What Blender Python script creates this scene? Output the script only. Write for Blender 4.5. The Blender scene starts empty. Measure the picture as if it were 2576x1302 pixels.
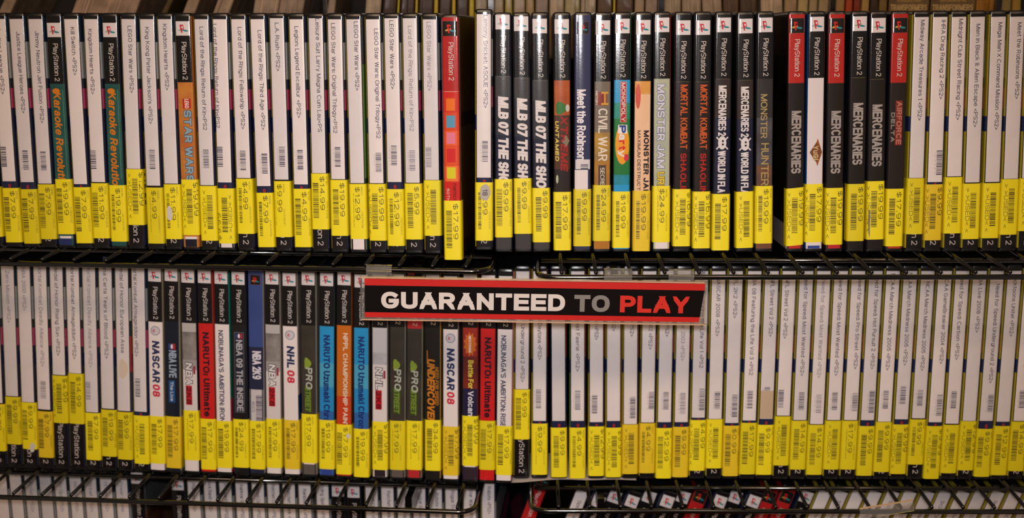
import bpy, math, random
from mathutils import Vector, Matrix

random.seed(7)
S = 0.001                      # everything below is written in millimetres
CZ = 1450.0                    # camera height above the floor
F, PITCH, ROLL = 3364.8, 0.2371, -0.0046   # focal length in pixels of the 2576 x 1302 frame
W0, H0 = 2576, 1302
scn = bpy.context.scene
col = scn.collection

# ------------------------------------------------------------------ camera, world, lights, exposure
cd = bpy.data.cameras.new('camera')
cam = bpy.data.objects.new('camera', cd)
col.objects.link(cam)
cd.sensor_width = 36.0
cd.lens = 36.0 * F / W0
cd.clip_start = 0.02
cam.location = (0, 0, CZ * S)
cam.matrix_world = Matrix.Translation((0, 0, CZ * S)) @ Matrix.Rotation(math.pi / 2 - PITCH, 4, 'X') @ Matrix.Rotation(ROLL, 4, 'Z')
cd.dof.use_dof = True
cd.dof.focus_distance = 1.0
cd.dof.aperture_fstop = 7.5
scn.camera = cam

scn.view_settings.view_transform = 'Standard'
scn.view_settings.look = 'None'
scn.view_settings.gamma = 1.0
scn.view_settings.use_curve_mapping = False
scn.view_settings.exposure = 0.25

world = bpy.data.worlds.new('world')
scn.world = world
world.use_nodes = True
bg = world.node_tree.nodes['Background']
bg.inputs['Color'].default_value = (1.0, 0.76, 0.58, 1)
bg.inputs['Strength'].default_value = 0.13


def area(name, loc, target, size, size_y, power, color, spread=math.pi):
    l = bpy.data.lights.new(name, 'AREA')
    l.shape = 'RECTANGLE'
    l.size, l.size_y = size * S, size_y * S
    l.energy = power
    l.color = color
    l.spread = spread
    o = bpy.data.objects.new(name, l)
    col.objects.link(o)
    o.location = (loc[0] * S, loc[1] * S, (CZ + loc[2]) * S)
    d = Vector(target) - Vector(loc)
    o.rotation_euler = d.to_track_quat('-Z', 'Y').to_euler()
    return o


# the camera's flash, close above the lens, and two warm shop ceiling fixtures behind the photographer
fl = bpy.data.lights.new('camera_flash', 'SPOT')
fl.energy = 24.0
fl.color = (1.0, 0.955, 0.97)
fl.shadow_soft_size = 0.022
fl.spot_size = math.radians(60)
fl.spot_blend = 1.0
fo = bpy.data.objects.new('camera_flash', fl)
col.objects.link(fo)
fo.location = (-0.02, -0.02, (CZ + 45) * S)
fo.rotation_euler = (Vector((-10, 1060, -300)) - Vector((-20, -20, 45))).to_track_quat('-Z', 'Y').to_euler()
area('ceiling_lamp', (-250, -900, 1150), (0, 1050, -300), 1200, 300, 17, (1.0, 0.67, 0.42))
area('ceiling_lamp', (900, -300, 1150), (300, 1050, -300), 300, 900, 4, (1.0, 0.70, 0.52))

# ------------------------------------------------------------------ pixel <-> place
cp, sp_ = math.cos(PITCH), math.sin(PITCH)
cr, sr = math.cos(ROLL), math.sin(ROLL)


def ray(x, y):
    u, v = x - W0 / 2, y - H0 / 2
    a, b = cr * u + sr * v, -sr * u + cr * v      # undo the roll
    right, up = a / F, -b / F
    return Vector((right, cp + up * sp_, -sp_ + up * cp))


RACK = {                                          # distance of the spines, yaw, shelf height, per shelf and side
    'L': dict(D=1038.3, t=-0.088), 'R': dict(D=1048.8, t=-0.0155)}
ROWD = {1: 0.0, 2: 39.4, 3: 92.0}
ROWZ = {1: -248.0, 2: -460.2, 3: -672.4}


def frame(side, row):
    """origin and unit row direction of a shelf's spine line"""
    r = RACK[side]
    t = r['t']
    return Vector((0, r['D'] + ROWD[row], 0)), Vector((math.cos(t), math.sin(t), 0)), Vector((-math.sin(t), math.cos(t), 0))


def on_spines(side, row, x, y):
    o, e, n = frame(side, row)
    d = ray(x, y)
    k = n.dot(o) / n.dot(d)
    p = d * k
    return (p - o).dot(e), p.z


def at_height(x, y, z):
    d = ray(x, y)
    return d * (z / d.z)


def at_depth(x, y, Y):
    d = ray(x, y)
    return d * (Y / d.y)


# ------------------------------------------------------------------ materials
MATS = {}


def srgb(c):
    return tuple((v / 255 / 12.92 if v / 255 <= 0.04045 else ((v / 255 + 0.055) / 1.055) ** 2.4) for v in c)


def new_mat(name):
    m = bpy.data.materials.new(name)
    m.use_nodes = True
    return m, m.node_tree, m.node_tree.nodes['Principled BSDF']


def add_bump(nt, b, scale, strength, coat=False, dist=0.0002):
    tc = nt.nodes.new('ShaderNodeTexCoord')
    n = nt.nodes.new('ShaderNodeTexNoise')
    n.inputs['Scale'].default_value = scale
    n.inputs['Detail'].default_value = 3
    bp = nt.nodes.new('ShaderNodeBump')
    bp.inputs['Strength'].default_value = strength
    bp.inputs['Distance'].default_value = dist
    nt.links.new(tc.outputs['Object'], n.inputs['Vector'])
    nt.links.new(n.outputs['Fac'], bp.inputs['Height'])
    nt.links.new(bp.outputs['Normal'], b.inputs['Coat Normal' if coat else 'Normal'])


def printed(c, c2=None, scale=40):
    """printed paper behind the clear film of a case; c2 mottles it"""
    key = ('p', c, c2, scale)
    if key in MATS:
        return MATS[key]
    m, nt, b = new_mat('printed_film')
    b.inputs['Base Color'].default_value = (*srgb(c), 1)
    b.inputs['Roughness'].default_value = 0.5
    b.inputs['Specular IOR Level'].default_value = 0.1
    b.inputs['Coat Weight'].default_value = 0.9
    b.inputs['Coat Roughness'].default_value = 0.10
    add_bump(nt, b, 420, 0.12, True)
    if c2:
        tc = nt.nodes.new('ShaderNodeTexCoord')
        n = nt.nodes.new('ShaderNodeTexNoise')
        n.inputs['Scale'].default_value = scale
        n.inputs['Detail'].default_value = 4
        r = nt.nodes.new('ShaderNodeValToRGB')
        r.color_ramp.elements[0].position = 0.38
        r.color_ramp.elements[1].position = 0.62
        r.color_ramp.elements[0].color = (*srgb(c), 1)
        r.color_ramp.elements[1].color = (*srgb(c2), 1)
        nt.links.new(tc.outputs['Object'], n.inputs['Vector'])
        nt.links.new(n.outputs['Fac'], r.inputs['Fac'])
        nt.links.new(r.outputs['Color'], b.inputs['Base Color'])
    MATS[key] = m
    return m


def paper(c, rough=0.55, coat=0.25, c2=None):
    key = ('s', c, rough, coat, c2)
    if key in MATS:
        return MATS[key]
    m, nt, b = new_mat('sticker_paper')
    b.inputs['Base Color'].default_value = (*srgb(c), 1)
    b.inputs['Roughness'].default_value = rough
    b.inputs['Specular IOR Level'].default_value = 0.3
    b.inputs['Coat Weight'].default_value = coat
    b.inputs['Coat Roughness'].default_value = 0.25
    tc = nt.nodes.new('ShaderNodeTexCoord')
    n = nt.nodes.new('ShaderNodeTexNoise')
    n.inputs['Scale'].default_value = 90
    mix = nt.nodes.new('ShaderNodeMix')
    mix.data_type = 'RGBA'
    mix.inputs['A'].default_value = (*srgb(c), 1)
    mix.inputs['B'].default_value = (*srgb(c2 or tuple(v * 0.95 for v in c)), 1)
    nt.links.new(tc.outputs['Object'], n.inputs['Vector'])
    nt.links.new(n.outputs['Fac'], mix.inputs['Factor'])
    nt.links.new(mix.outputs['Result'], b.inputs['Base Color'])
    MATS[key] = m
    return m


def plain(name, c, rough, metal=0.0, spec=0.5, coat=0.0, bump=None):
    key = (name, c, rough)
    if key in MATS:
        return MATS[key]
    m, nt, b = new_mat(name)
    b.inputs['Base Color'].default_value = (*srgb(c), 1)
    b.inputs['Roughness'].default_value = rough
    b.inputs['Metallic'].default_value = metal
    b.inputs['Specular IOR Level'].default_value = spec
    b.inputs['Coat Weight'].default_value = coat
    b.inputs['Coat Roughness'].default_value = 0.08
    if bump:
        add_bump(nt, b, *bump)
    MATS[key] = m
    return m


M_SHELL = plain('black_case_plastic', (22, 21, 22), 0.3, bump=(300, 0.3))
M_WIRE = plain('black_enamel_wire', (5, 4, 4), 0.15, spec=1.0, bump=(160, 0.3))
M_WALL = plain('dark_back_wall', (20, 17, 15), 0.9)
M_FLOOR = plain('dark_floor', (46, 40, 36), 0.8)
M_BOARD = plain('black_shelf_board', (14, 13, 12), 0.6)
INK = (52, 50, 74)
m, nt, b = new_mat('clear_plastic')
b.inputs['Base Color'].default_value = (0.95, 0.93, 0.9, 1)
b.inputs['Roughness'].default_value = 0.06
b.inputs['Transmission Weight'].default_value = 0.93
b.inputs['IOR'].default_value = 1.3
M_CLEAR = m

# ------------------------------------------------------------------ mesh helper and lettering
GLY = {}


def _arc(cx, cy, rx, ry, a0, a1, n=10):
    """squarish arc, angles in degrees"""
    out = []
    for i in range(n + 1):
        a = math.radians(a0 + (a1 - a0) * i / n)
        c, s = math.cos(a), math.sin(a)
        e = 0.86
        out.append((cx + rx * math.copysign(abs(c) ** e, c), cy + ry * math.copysign(abs(s) ** e, s)))
    return out


def _font():
    """centre lines of a plain grotesque alphabet; capitals are 1 high, small letters X high"""
    X = 0.73
    A = _arc
    o_ = lambda cx=.26, w=.26: A(cx, X / 2, w, X / 2, 0, 360, 20)
    G = {
        ' ': (.22, []),
        'A': (.66, [[(0, 0), (.33, 1), (.66, 0)], [(.11, .33), (.55, .33)]]),
        'B': (.58, [[(0, 0), (0, 1), (.3, 1)] + A(.3, .76, .24, .24, 90, -90) + [(0, .52)], [(.3, .52)] + A(.32, .26, .26, .26, 90, -90) + [(0, 0)]]),
        'C': (.64, [A(.33, .5, .33, .5, 48, 312, 20)]),
        'D': (.62, [[(0, 0), (0, 1), (.26, 1)] + A(.26, .5, .36, .5, 90, -90, 14) + [(0, 0)]]),
        'E': (.54, [[(.54, 1), (0, 1), (0, 0), (.54, 0)], [(0, .52), (.5, .52)]]),
        'F': (.5, [[(.5, 1), (0, 1), (0, 0)], [(0, .5), (.44, .5)]]),
        'G': (.68, [A(.34, .5, .34, .5, 48, 330, 22) + [(.66, .46), (.38, .46)]]),
        'H': (.6, [[(0, 0), (0, 1)], [(.6, 0), (.6, 1)], [(0, .52), (.6, .52)]]),
        'I': (.0, [[(0, 0), (0, 1)]]),
        'J': (.44, [[(.44, 1), (.44, .24)] + A(.22, .24, .22, .24, 0, -180)]),
        'K': (.6, [[(0, 0), (0, 1)], [(.58, 1), (0, .38)], [(.2, .58), (.6, 0)]]),
        'L': (.48, [[(0, 1), (0, 0), (.48, 0)]]),
        'M': (.76, [[(0, 0), (0, 1), (.38, .0), (.76, 1), (.76, 0)]]),
        'N': (.62, [[(0, 0), (0, 1), (.62, 0), (.62, 1)]]),
        'O': (.7, [A(.35, .5, .35, .5, 0, 360, 26)]),
        'P': (.56, [[(0, 0), (0, 1), (.28, 1)] + A(.28, .72, .28, .28, 90, -90) + [(0, .44)]]),
        'Q': (.7, [A(.35, .5, .35, .5, 0, 360, 26), [(.42, .22), (.7, -.04)]]),
        'R': (.6, [[(0, 0), (0, 1), (.3, 1)] + A(.3, .74, .27, .26, 90, -90) + [(0, .48)], [(.3, .48), (.58, 0)]]),
        'S': (.58, [A(.29, .75, .27, .25, 25, 250, 12) + A(.3, .26, .28, .26, 70, -155, 12)]),
        'T': (.6, [[(0, 1), (.6, 1)], [(.3, 1), (.3, 0)]]),
        'U': (.6, [[(0, 1), (0, .3)] + A(.3, .3, .3, .3, 180, 360, 12) + [(.6, 1)]]),
        'V': (.62, [[(0, 1), (.31, 0), (.62, 1)]]),
        'W': (.92, [[(0, 1), (.22, 0), (.46, 1), (.7, 0), (.92, 1)]]),
        'X': (.6, [[(0, 1), (.6, 0)], [(0, 0), (.6, 1)]]),
        'Y': (.62, [[(0, 1), (.31, .42), (.31, 0)], [(.62, 1), (.31, .42)]]),
        'Z': (.56, [[(0, 1), (.56, 1), (0, 0), (.56, 0)]]),
        'a': (.46, [A(.23, .52, .2, .21, 165, 0, 8) + [(.43, .1), (.47, 0)], [(.43, .44)] + A(.21, .2, .21, .2, 75, 300, 12) + [(.43, .14)]]),
        'b': (.5, [[(0, 0), (0, 1)], o_(.25, .25)]),
        'c': (.46, [A(.25, X / 2, .25, X / 2, 45, 315, 14)]),
        'd': (.5, [[(.5, 0), (.5, 1)], o_(.25, .25)]),
        'e': (.5, [[(.02, .39), (.5, .39)] + A(.25, X / 2, .25, X / 2, 8, 318, 16)]),
        'f': (.26, [[(.1, 0), (.1, .84)] + A(.26, .84, .16, .16, 180, 90, 6), [(0, X), (.26, X)]]),
        'g': (.5, [[(.5, X), (.5, -.04)] + A(.25, -.04, .25, .2, 0, -160, 10), o_(.25, .25)]),
        'h': (.46, [[(0, 0), (0, 1)], [(0, .46)] + A(.23, .5, .23, .23, 170, 0, 8) + [(.46, 0)]]),
        'i': (.0, [[(0, 0), (0, X - .02)], [(0, .955), (0, 1.0)]]),
        'j': (.1, [[(.1, X), (.1, -.1), (0, -.2)], [(.1, .955), (.1, 1)]]),
        'k': (.44, [[(0, 0), (0, 1)], [(.42, X), (0, .28)], [(.16, .44), (.44, 0)]]),
        'l': (.0, [[(0, 0), (0, 1)]]),
        'm': (.76, [[(0, 0), (0, X)], [(0, .46)] + A(.19, .52, .19, .21, 170, 0, 7) + [(.38, 0)], [(.38, .46)] + A(.57, .52, .19, .21, 170, 0, 7) + [(.76, 0)]]),
        'n': (.46, [[(0, 0), (0, X)], [(0, .46)] + A(.23, .5, .23, .23, 170, 0, 8) + [(.46, 0)]]),
        'o': (.52, [o_()]),
        'p': (.5, [[(0, -.24), (0, X)], o_(.25, .25)]),
        'q': (.5, [[(.5, -.24), (.5, X)], o_(.25, .25)]),
        'r': (.28, [[(0, 0), (0, X)], [(0, .44)] + A(.22, .5, .22, .23, 170, 80, 5)]),
        's': (.42, [A(.21, .54, .19, .19, 25, 250, 9) + A(.22, .19, .2, .19, 70, -155, 9)]),
        't': (.26, [[(.1, .94), (.1, .16)] + A(.24, .16, .14, .16, 180, 270, 5), [(0, X), (.26, X)]]),
        'u': (.46, [[(0, X), (0, .23)] + A(.23, .23, .23, .23, 180, 350, 8), [(.46, X), (.46, 0)]]),
        'v': (.46, [[(0, X), (.23, 0), (.46, X)]]),
        'w': (.7, [[(0, X), (.17, 0), (.35, X), (.53, 0), (.7, X)]]),
        'x': (.44, [[(0, X), (.44, 0)], [(0, 0), (.44, X)]]),
        'y': (.46, [[(0, X), (.24, .02)], [(.46, X), (.2, -.16), (.06, -.22)]]),
        'z': (.42, [[(0, X), (.42, X), (0, 0), (.42, 0)]]),
        '0': (.5, [A(.25, .5, .25, .5, 0, 360, 20)]),
        '1': (.26, [[(0, .78), (.2, 1), (.2, 0)]]),
        '2': (.52, [A(.26, .74, .25, .26, 170, -20, 10) + [(.42, .5), (0, 0), (.52, 0)]]),
        '3': (.52, [A(.26, .76, .24, .24, 165, -80, 10), A(.26, .26, .26, .26, 85, -165, 10)]),
        '4': (.54, [[(.4, 0), (.4, 1), (0, .28), (.54, .28)]]),
        '5': (.52, [[(.48, 1), (.08, 1), (.03, .5)] + A(.26, .32, .26, .32, 115, -155, 12)]),
        '6': (.52, [A(.27, .5, .27, .5, 60, 180, 8) + A(.26, .3, .26, .3, 180, 540, 18)]),
        '7': (.5, [[(0, 1), (.5, 1), (.16, 0)]]),
        '8': (.52, [A(.26, .76, .23, .24, -90, 270, 16), A(.26, .26, .26, .26, 90, 450, 16)]),
        '9': (.52, [A(.25, .5, .27, .5, -120, 0, 8) + A(.26, .7, .26, .3, 0, 360, 18)]),
        '$': (.52, [A(.26, .72, .24, .22, 25, 250, 9) + A(.27, .28, .25, .22, 70, -155, 9), [(.26, 1.08), (.26, -.08)]]),
        '.': (.0, [[(0, 0), (0, .13)]]),
        ':': (.0, [[(0, 0), (0, .13)], [(0, .5), (0, .63)]]),
        ',': (.04, [[(.04, .1), (0, -.12)]]),
        "'": (.0, [[(0, .78), (0, 1)]]),
        '-': (.26, [[(0, .38), (.26, .38)]]),
        '<': (.46, [[(.46, .72), (0, .42), (.46, .12)]]),
        '>': (.46, [[(0, .72), (.46, .42), (0, .12)]]),
        '!': (.0, [[(0, .3), (0, 1)], [(0, 0), (0, .13)]]),
        '?': (.4, [A(.2, .78, .2, .22, 170, -40, 8) + [(.2, .4), (.2, .28)], [(.2, 0), (.2, .13)]]),
    }
    return G


FONT = _font()


class MB:
    def __init__(self):
        self.v, self.f, self.m, self.mats = [], [], [], []

    def slot(self, mat):
        if mat not in self.mats:
            self.mats.append(mat)
        return self.mats.index(mat)

    def poly(self, pts, mat):
        n = len(self.v)
        self.v += [tuple(p) for p in pts]
        self.f.append(tuple(range(n, n + len(pts))))
        self.m.append(self.slot(mat))

    def mesh(self, vs, fs, mat):
        n = len(self.v)
        self.v += [tuple(p) for p in vs]
        s = self.slot(mat)
        for f in fs:
            self.f.append(tuple(i + n for i in f))
            self.m.append(s)

    def box(self, x0, x1, y0, y1, z0, z1, mat):
        v = [(x, y, z) for x in (x0, x1) for y in (y0, y1) for z in (z0, z1)]
        self.mesh(v, [(0, 1, 3, 2), (4, 6, 7, 5), (0, 4, 5, 1), (2, 3, 7, 6), (0, 2, 6, 4), (1, 5, 7, 3)], mat)

    def text(self, s, length, cap, place, mat, bold=0.0, shear=0.0, fat=0.0):
        """lettering fitted to a length and a capital height; place maps (along, up) to a point.
        every stroke is a ribbon of constant width, bold runs from 0 (light) to about 0.1 (black)"""
        wt = 0.125 + bold * 1.8
        gap = 0.2 + bold * 1.6
        pen, parts = 0.0, []
        for ch in s:
            w, st = FONT.get(ch, FONT['?'])
            parts.append((pen, st))
            pen += w + (gap if ch != ' ' else 0.12)
        pen -= gap
        n = max(1, len(s.replace(' ', '')))
        tv = min(cap * wt, length / n * (0.31 if bold > 0.02 else 0.22))     # upright strokes
        th = min(cap * wt * 0.86, tv * 1.1)
        sx = (length - tv) / max(pen, 1e-3)
        sy = cap - th
        tv0, th0 = tv + fat, th + fat                    # fat widens every stroke for an outline beneath

        def nrm(a, b_):
            dx, dy = b_[0] - a[0], b_[1] - a[1]
            d = math.hypot(dx, dy) or 1
            return -dy / d, dx / d
        for x0, st in parts:
            lay = 0
            for line in st:
                P = []
                for x, y in line:
                    p = (tv / 2 + (x0 + x) * sx, th / 2 + y * sy)
                    if P:
                        gap2 = math.hypot(p[0] - P[-1][0], p[1] - P[-1][1])
                        if gap2 < cap * 0.012:
                            continue
                        q, m_ = P[-1], int(gap2 / 1.3)              # short pieces follow a bowed surface
                        for j in range(1, m_ + 1):
                            P.append((q[0] + (p[0] - q[0]) * j / (m_ + 1), q[1] + (p[1] - q[1]) * j / (m_ + 1)))
                    P.append(p)
                if len(P) < 2:
                    continue
                lo, hi = min(p[1] for p in P) - th0 / 2, max(p[1] for p in P) + th0 / 2
                xl, xr = min(p[0] for p in P) - tv0 / 2, max(p[0] for p in P) + tv0 / 2
                closed = abs(P[0][0] - P[-1][0]) + abs(P[0][1] - P[-1][1]) < cap * 0.03 and len(P) > 8
                # split at sharp corners
                runs, cur = [], [P[0]]
                for i in range(1, len(P)):
                    cur.append(P[i])
                    if i < len(P) - 1:
                        n0, n1 = nrm(P[i - 1], P[i]), nrm(P[i], P[i + 1])
                        if n0[0] * n1[0] + n0[1] * n1[1] < 0.72:
                            runs.append(cur)
                            cur = [P[i]]
                runs.append(cur)
                closed = closed and len(runs) == 1
                for run in runs:
                    k = len(run)
                    L, R = [], []
                    for i, p in enumerate(run):
                        if closed and i in (0, k - 1):
                            n0, n1 = nrm(run[-2], run[0]), nrm(run[0], run[1])
                        else:
                            n0 = nrm(run[i - 1], p) if i > 0 else nrm(p, run[i + 1])
                            n1 = nrm(p, run[i + 1]) if i < k - 1 else n0
                        mx, my = n0[0] + n1[0], n0[1] + n1[1]
                        d = math.hypot(mx, my) or 1
                        mx, my = mx / d, my / d
                        c = max(0.7, mx * n1[0] + my * n1[1])
                        ox, oy = mx / c * tv0 / 2, my / c * th0 / 2
                        A_, B_ = [p[0] + ox, p[1] + oy], [p[0] - ox, p[1] - oy]
                        if not closed and i in (0, k - 1):       # ends are cut level at the line, else square
                            sg = -1 if i == 0 else 1
                            dx, dy = sg * n1[1], -sg * n1[0]
                            lim = lo if abs(p[1] - th0 / 2 - lo) < 1e-4 else (hi if abs(p[1] + th0 / 2 - hi) < 1e-4 else None)
                            for q in (A_, B_):
                                if lim is not None and abs(dy) > 0.5:
                                    t = (lim - q[1]) / dy
                                    q[0] += dx * t
                                    q[1] = lim
                                else:
                                    q[0] += dx * tv0 / 2
                                    q[1] += dy * th0 / 2
                        L.append((min(xr, max(xl, A_[0])), min(hi, max(lo, A_[1]))))
                        R.append((min(xr, max(xl, B_[0])), min(hi, max(lo, B_[1]))))
                    vs = [place(q[0] + shear * q[1], q[1]) for q in L] + [place(q[0] + shear * q[1], q[1]) for q in R]
                    vs = [(q[0], q[1] - 0.012 * lay, q[2]) for q in vs]      # strokes lie over one another
                    lay += 1
                    self.mesh(vs, [(i, k + i, k + i + 1, i + 1) for i in range(k - 1)], mat)

    def tube(self, pts, r, mat, n=8, cyc=False):
        pts = [Vector(p) for p in pts]
        k = len(pts)
        rings = []
        for i, p in enumerate(pts):
            a = pts[i - 1] if (i > 0 or cyc) else p
            c = pts[(i + 1) % k] if (i < k - 1 or cyc) else p
            d = (c - a).normalized()
            u = d.cross(Vector((0, 0, 1)))
            if u.length < 1e-3:
                u = d.cross(Vector((0, 1, 0)))
            u.normalize()
            w = u.cross(d)
            rings.append([p + u * (r * math.cos(2 * math.pi * j / n)) + w * (r * math.sin(2 * math.pi * j / n)) for j in range(n)])
        vs = [q for ring in rings for q in ring]
        fs = []
        for i in range(k if cyc else k - 1):
            j2 = (i + 1) % k
            for j in range(n):
                fs.append((i * n + j, i * n + (j + 1) % n, j2 * n + (j + 1) % n, j2 * n + j))
        if not cyc:
            fs.append(tuple(range(n))[::-1])
            fs.append(tuple((k - 1) * n + j for j in range(n)))
        self.mesh(vs, fs, mat)

    def build(self, name, parent=None, smooth=False):
        me = bpy.data.meshes.new(name)
        me.from_pydata([(x * S, y * S, z * S) for x, y, z in self.v], [], self.f)
        for mt in self.mats:
            me.materials.append(mt)
        me.polygons.foreach_set('material_index', self.m)
        if smooth:
            me.polygons.foreach_set('use_smooth', [True] * len(self.f))
        me.update()
        o = bpy.data.objects.new(name, me)
        col.objects.link(o)
        o.parent = parent
        return o


def tag(o, label=None, cat=None, group=None, kind=None):
    for k, v in (('label', label), ('category', cat), ('group', group), ('kind', kind)):
        if v:
            o[k] = v
    return o


def empty(name, loc):
    o = bpy.data.objects.new(name, None)
    o.empty_display_size = 0.01
    col.objects.link(o)
    o.location = (loc[0] * S, loc[1] * S, (CZ + loc[2]) * S)
    return o


# ------------------------------------------------------------------ the room behind the racks
mb = MB()
mb.box(-1500, 1500, 1520, 1560, -CZ, 1000, M_WALL)
w = mb.build('wall_back')
w.location.z = CZ * S
tag(w, kind='structure')
mb = MB()
mb.box(-1500, 1500, -2500, 1560, -CZ - 30, -CZ, M_FLOOR)
w = mb.build('floor')
w.location.z = CZ * S
tag(w, kind='structure')

# ------------------------------------------------------------------ wire racks
ORD = ['zeroth', 'first', 'second', 'third', 'fourth', 'fifth', 'sixth', 'seventh', 'eighth', 'ninth', 'tenth', 'eleventh', 'twelfth', 'thirteenth', 'fourteenth',
       'fifteenth', 'sixteenth', 'seventeenth', 'eighteenth', 'nineteenth', 'twentieth', 'twenty-first', 'twenty-second', 'twenty-third', 'twenty-fourth', 'twenty-fifth',
       'twenty-sixth', 'twenty-seventh', 'twenty-eighth', 'twenty-ninth', 'thirtieth', 'thirty-first', 'thirty-second', 'thirty-third', 'thirty-fourth', 'thirty-fifth',
       'thirty-sixth', 'thirty-seventh', 'thirty-eighth']
RC, RF = 1.55, 2.1       # cross wire and frame rod radius


def wire_rack(side, row, x_end, y_front, y_back, cross_px, label):
    o, e, n = frame(side, row)
    zb = ROWZ[row]
    zr = zb - 2 * RC - RF

    def loc(p):                       # world point -> (s, q): along the row, behind the spine line
        d = Vector((p.x, p.y, 0)) - o
        return d.dot(e), d.dot(n)
    s_end, q_f = loc(at_height(x_end, y_front, zr))
    q_b = loc(at_height(x_end, y_back, zr))[1]
    sgn = -1 if side == 'L' else 1
    s_far = sgn * 560
    root = empty('wire_rack', (o.x, o.y, zb))
    root.rotation_euler.z = RACK[side]['t']
    tag(root, label, 'wire rack', 'black wire racks')
    R = 14

    def at(s, q):
        return (s, q, zr - zb)
    # outer frame rod with rounded corners
    q_e = 150
    pts = []
    c = s_end
    pts.append(at(s_far, q_f))
    for k in range(7):
        a = math.pi / 2 * k / 6
        pts.append(at(c + sgn * R - sgn * R * math.sin(a), q_f + R - R * math.cos(a)))
    for k in range(7):
        a = math.pi / 2 * k / 6
        pts.append(at(c + sgn * R - sgn * R * math.cos(a), q_e - R + R * math.sin(a)))
    pts.append(at(s_far, q_e))
    mb = MB()
    mb.tube(pts, RF, M_WIRE, 12)
    mb.build('frame_rod', root, True)
    for q in (q_b, (q_b + q_e) / 2):
        mb = MB()
        mb.tube([at(c + sgn * 3, q), at(s_far, q)], RF * 0.9, M_WIRE, 10)
        mb.build('support_rod', root, True)
    # cross wires, one per part, sharing one mesh
    s0 = loc(at_height(cross_px[0], y_front, zr))[0]
    s1 = loc(at_height(cross_px[1], y_front, zr))[0]
    step = (s1 - s0) / cross_px[2]
    mb = MB()
    mb.tube([(0, q_f, -RC), (0, q_e, -RC)], RC, M_WIRE, 8)
    proto = mb.build('cross_wire', root, True)
    k0, ss = 0, []
    i = -60
    while i < 80:
        s = s0 + i * step
        if (sgn > 0 and s_end + 8 < s < s_far) or (sgn < 0 and s_far < s < s_end - 8):
            ss.append(s)
        i += 1
    for k, s in enumerate(ss):
        c2 = proto if k == 0 else proto.copy()
        if k:
            col.objects.link(c2)
            c2.parent = root
        c2.location = (s * S, 0, 0)
    # arms that carry the rack from the wall
    for s in (s_end + sgn * 60, s_end + sgn * 480):
        yw = 1520 - (o.y + 0)
        mb = MB()
        q1 = yw / math.cos(RACK[side]['t']) - s * math.tan(RACK[side]['t']) - 2.0
        mb.box(s - 3, s + 3, q_f + 30, q1, zr - zb - 16, zr - zb - 2.2, M_WIRE)
        mb.build('bracket', root)
    return root


wire_rack('L', 1, 1229, 683, 644, (1001, 1171, 2), 'black wire rack carrying the top shelf of cases, left of the centre gap')
wire_rack('R', 1, 1353, 697, 655, (1672, 2019, 4), 'black wire rack carrying the top shelf of cases, right of the centre gap')
wire_rack('L', 2, 1192, 1288, 1224, (918, 1150, 3), 'black wire rack carrying the second shelf of cases, left of the centre gap')
wire_rack('R', 2, 1335, 1284, 1226, (1483, 1873, 5), 'black wire rack carrying the second shelf of cases, right of the centre gap')
wire_rack('L', 3, 1180, 1880, 1820, (900, 1120, 3), 'black wire rack under the lowest visible cases, left of the centre gap')
wire_rack('R', 3, 1335, 1880, 1820, (1483, 1873, 5), 'black wire rack under the lowest visible cases, right of the centre gap')

# ------------------------------------------------------------------ game cases
HW, DEP, HT = 7.0, 135.0, 190.0
def ysurf(x):
    """depth of the spine surface: a gently bowed front with rounded edges"""
    u = abs(x)
    if u <= 5.0:
        return u * u / 84.0
    if u < 7.0:
        return 0.2976 + 2.25 * (1 - math.sqrt(max(0.0, 1 - ((u - 5.0) / 2.0) ** 2)))
    return 2.55 + (u - 7.0) * 4


def surf_normal(x):
    u = min(abs(x), 6.995)
    d = 0.02
    sl = (ysurf(u + d / 2) - ysurf(u - d / 2)) / d if u < 6.98 else 40.0
    n = Vector((sl, -1.0)).normalized()
    return math.copysign(n.x, x), n.y


_xs = [0, 1.7, 3.4, 5.0, 5.7, 6.2, 6.6, 6.88, 7.0]
PROF = [(-x, ysurf(x)) for x in _xs[:0:-1]] + [(x, ysurf(x)) for x in _xs]
IA = {True: 3, False: 4}       # how many edge strips belong to the covers


def bow(o):
    """shade a case part as the continuous bowed film it is"""
    me = o.data
    ns = []
    for v in me.vertices:
        x, y = v.co.x / S, v.co.y / S
        if abs(x) > 7.02 or y > 2.7 or y < -1:
            ns.append((math.copysign(1, x), 0, 0) if (abs(x) > 6.9 and y < 129) else (0, 1 if y > 100 else -1, 0))
        else:
            a, b_ = surf_normal(x)
            ns.append((a, b_, 0))
    me.polygons.foreach_set('use_smooth', [True] * len(me.polygons))
    me.normals_split_custom_set_from_vertices(ns)
    return o


def shell_mesh():
    mb = MB()
    ring = [(-HW, DEP)] + PROF + [(HW, DEP)]
    lv = [(0, 0.8), (0.9, 0), (HT - 3.2, 0), (HT - 1.1, 0.5), (HT - 0.2, 1.6), (HT, 3.0)]
    vs = []
    for z, ins in lv:
        for x, y in ring:
            k = (HW - ins * 0.8) / HW
            vs.append((x * k, y + ins * (1 if y < 60 else -1), z))
    n = len(ring)
    fs = []
    for i in range(len(lv) - 1):
        for j in range(n):
            fs.append((i * n + j, i * n + (j + 1) % n, (i + 1) * n + (j + 1) % n, (i + 1) * n + j))
    fs.append(tuple(range(n))[::-1])
    fs.append(tuple((len(lv) - 1) * n + j for j in range(n)))
    mb.mesh(vs, fs, M_SHELL)
    return mb


SHELL = shell_mesh().build('case_shell')
SHELL_ME = SHELL.data
bpy.data.objects.remove(SHELL)

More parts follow.
